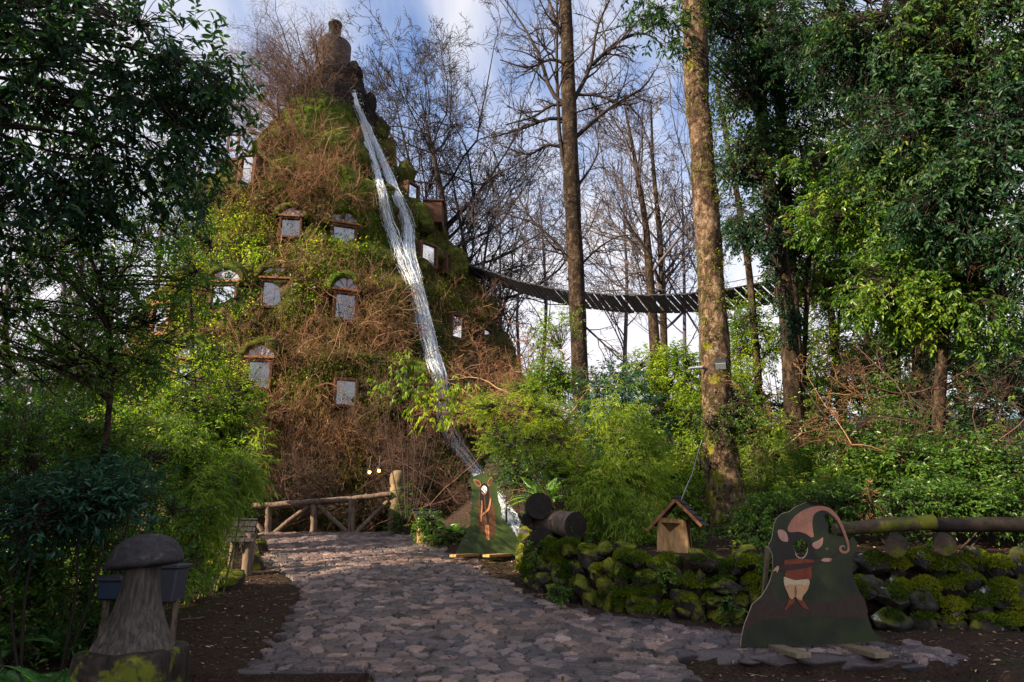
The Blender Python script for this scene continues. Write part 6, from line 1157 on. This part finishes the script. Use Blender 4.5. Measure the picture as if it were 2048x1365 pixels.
# ---------------------------------------------------------------- ferns, litter, small plants
def fern(loc, n, L, label, tone=.0, W_=.16, seed=0, up=.9):
    o = thing('fern', loc, label, 'fern'); mb = MB(); N = n; a = np.arange(N) * 2.399 + rng.uniform(0, 6); el = rng.uniform(.35, 1.1, N) * up
    d = np.stack([np.cos(a) * np.cos(el), np.sin(a) * np.cos(el), np.sin(el) + .25], -1); Q = poly(np.repeat(np.array(loc, float)[None], N, 0), d, L * rng.uniform(.65, 1.1, N), 12, .03, (0, 0, -.11)); tubes(mb, Q, np.linspace(.007, .002, 12) * np.ones((N, 1)), 3, mat=0, rnd=.3)
    k = 30; t = np.linspace(.14, .99, k)
    for sg in (-1, 1):
        i = np.repeat(np.arange(N), k); tt = np.tile(t, N); f = tt * 11; j = np.minimum(f.astype(int), 10); g = (f - j)[:, None]; p = Q[i, j] * (1 - g) + Q[i, j + 1] * g; tan = norm(Q[i, j + 1] - Q[i, j]); up_ = np.array([0, 0, 1.]); sd = norm(np.cross(tan, up_)) * sg
        l_ = W_ * L * np.sin(np.pi * np.clip(tt * .93 + .07, 0, 1)) ** .7 * (1.25 - tt * .75); leaves(mb, p, sd + tan * .35 + [0, 0, -.15], np.cross(sd, tan) * sg * -1 + [0, 0, .6], l_, L * .028, np.clip(rng.normal(.4 + tone, .12, len(p)), 0, 1))
    mb.build('fronds', M['fern'], o)
for (px, py, Yd, n, L, lb, tn) in [(70, 1290, 7.7, 17, 1.05, 'large shaded fern in the lower left corner', 0), (10, 1180, 8.5, 14, 1.0, 'shaded fern above the lower left corner', -.05), (135, 1225, 9.0, 14, .9, 'shaded fern just left of the mushroom stump', .0), (140, 1370, 7.2, 14, .8, 'dark fern cut by the bottom border beside the mushroom stump', -.05), (1085, 1000, 15.2, 15, 1.0, 'bright green fern over the stacked logs', .35), (900, 1060, 18.2, 12, .9, 'pale fern between the half-swallowed shelter and the smaller painted board', .3), (1520, 1065, 12.6, 10, .6, 'small fern at the foot of the thick mottled trunk', .1), (830, 1040, 20.6, 9, .7, 'fern at the foot of the tall carved post', .1)]:
    p = at(px, py, Yd); p[2] = max(float(gz(p[0], p[1])), p[2] - .1) if py < 1100 else float(gz(p[0], p[1])) + .02; fern(p, n, L, lb, tn)
# a low ivy fringe along the wall foot and in gaps
o = thing('ivy', at(1460, 1230, 10.6), 'small-leaved ivy strands creeping over the mossy boulder wall', 'ivy')
for (a_, b_, c_, d_, e_) in ((1118, 1180, 11.6, 16, 20), (1462, 1230, 10.6, 22, 44), (1330, 1150, 11.0, 14, 20), (1545, 1120, 10.6, 20, 20), (1070, 1090, 12.9, 14, 40)):
    mbL, mbW = MB(), MB(); crown(mbL, mbW, [(a_, b_, c_, d_, e_, .08, 14)], .12, 6, .05, .04, droop=.3); mbL.build('leaves', M['leaf_mid'], o); mbW.build('stem', M['twig_dark'], o)
# undergrowth that nobody could count: terrace floor and far bank
mbL, mbW = MB(), MB(); N = 5200; x = rng.uniform(.7, 13, N); y = rng.uniform(11.2, 27, N); k_ = y > np.interp(x, WALLX, WALLY) + .5; x, y = x[k_], y[k_]; kk = fbm(np.stack([x, y, 0 * x], -1) * .7, 3, 201) + .3 * ss(12, 16, y) > .02; x, y = x[kk], y[kk]
x2 = rng.uniform(-14, -5.4, 2600); y2 = rng.uniform(8.2, 20, 2600); k_ = x2 < np.interp(y2, [8, 9.5, 11, 13, 16, 20], [-4.9, -4.8, -5.4, -5.7, -6.4, -8.2]); x = np.r_[x, x2[k_]]; y = np.r_[y, y2[k_]]
p = np.stack([x, y, gz(x, y)], -1); Q = poly(p, rng.normal(0, .5, p.shape) + [0, 0, .9], rng.uniform(.15, .55, len(p)), 4, .15); tubes(mbW, Q, np.full((len(p), 4), .004), 3); leaves_on(mbW, Q, 7, .085, .04, droop=.1, rnd0=np.clip(rng.normal(.45, .25, len(p)), 0, 1), m=1)
tag(mbW.build('undergrowth', [M['twig_dark'], M['leaf_mid']]), kind='stuff')
mb = MB(); N = 22000; x = rng.uniform(-9, 9, N); y = rng.uniform(6.5, 22, N); onp = inpoly(x, y, PATH); dp = pdist(x, y); k_ = np.where(dp > 0, rng.random(N) < .09 + .40 * ss(.5, 0, dp), rng.random(N) < .75); x, y = x[k_], y[k_]; onp = onp[k_]
p = np.stack([x, y, gz(x, y) + gnoise(x, y) * (~onp) + np.where(onp, .035, .02)], -1); a = rng.uniform(0, 6.28, len(p)); d = np.stack([np.cos(a), np.sin(a), rng.normal(0, .15, len(p))], -1)
leaves(mb, p, d, np.array([0, 0, 1.]) + rng.normal(0, .35, p.shape), rng.uniform(.035, .095, len(p)), rng.uniform(.014, .035, len(p)), rng.random(len(p)) ** 2)
m, t, b = mat('dry_leaf', .7, .3); t.links.new(ramp(t, attr(t), [(0, (.05, .03, .02)), (.6, (.17, .10, .06)), (1, (.55, .38, .24))]), b.inputs['Base Color']); M['dry_leaf'] = m
tag(mb.build('leaf_litter', m), kind='stuff')
mb = MB(); N = 500; x = rng.uniform(-8, 5, N); y = rng.uniform(7.5, 20, N); dp = pdist(x, y); k_ = dp < 0; x, y = x[k_], y[k_]; p = np.stack([x, y, gz(x, y) + .03], -1); a = rng.uniform(0, 6.28, len(p)); Q = poly(p, np.stack([np.cos(a), np.sin(a), 0 * a], -1), rng.uniform(.08, .3, len(p)), 4, .12); Q[..., 2] = p[:, None, 2]; tubes(mb, Q, np.full((len(p), 4), .004), 3); tag(mb.build('twig_litter', M['twig_red']), kind='stuff')
print('LEAVES', LEAF_N)
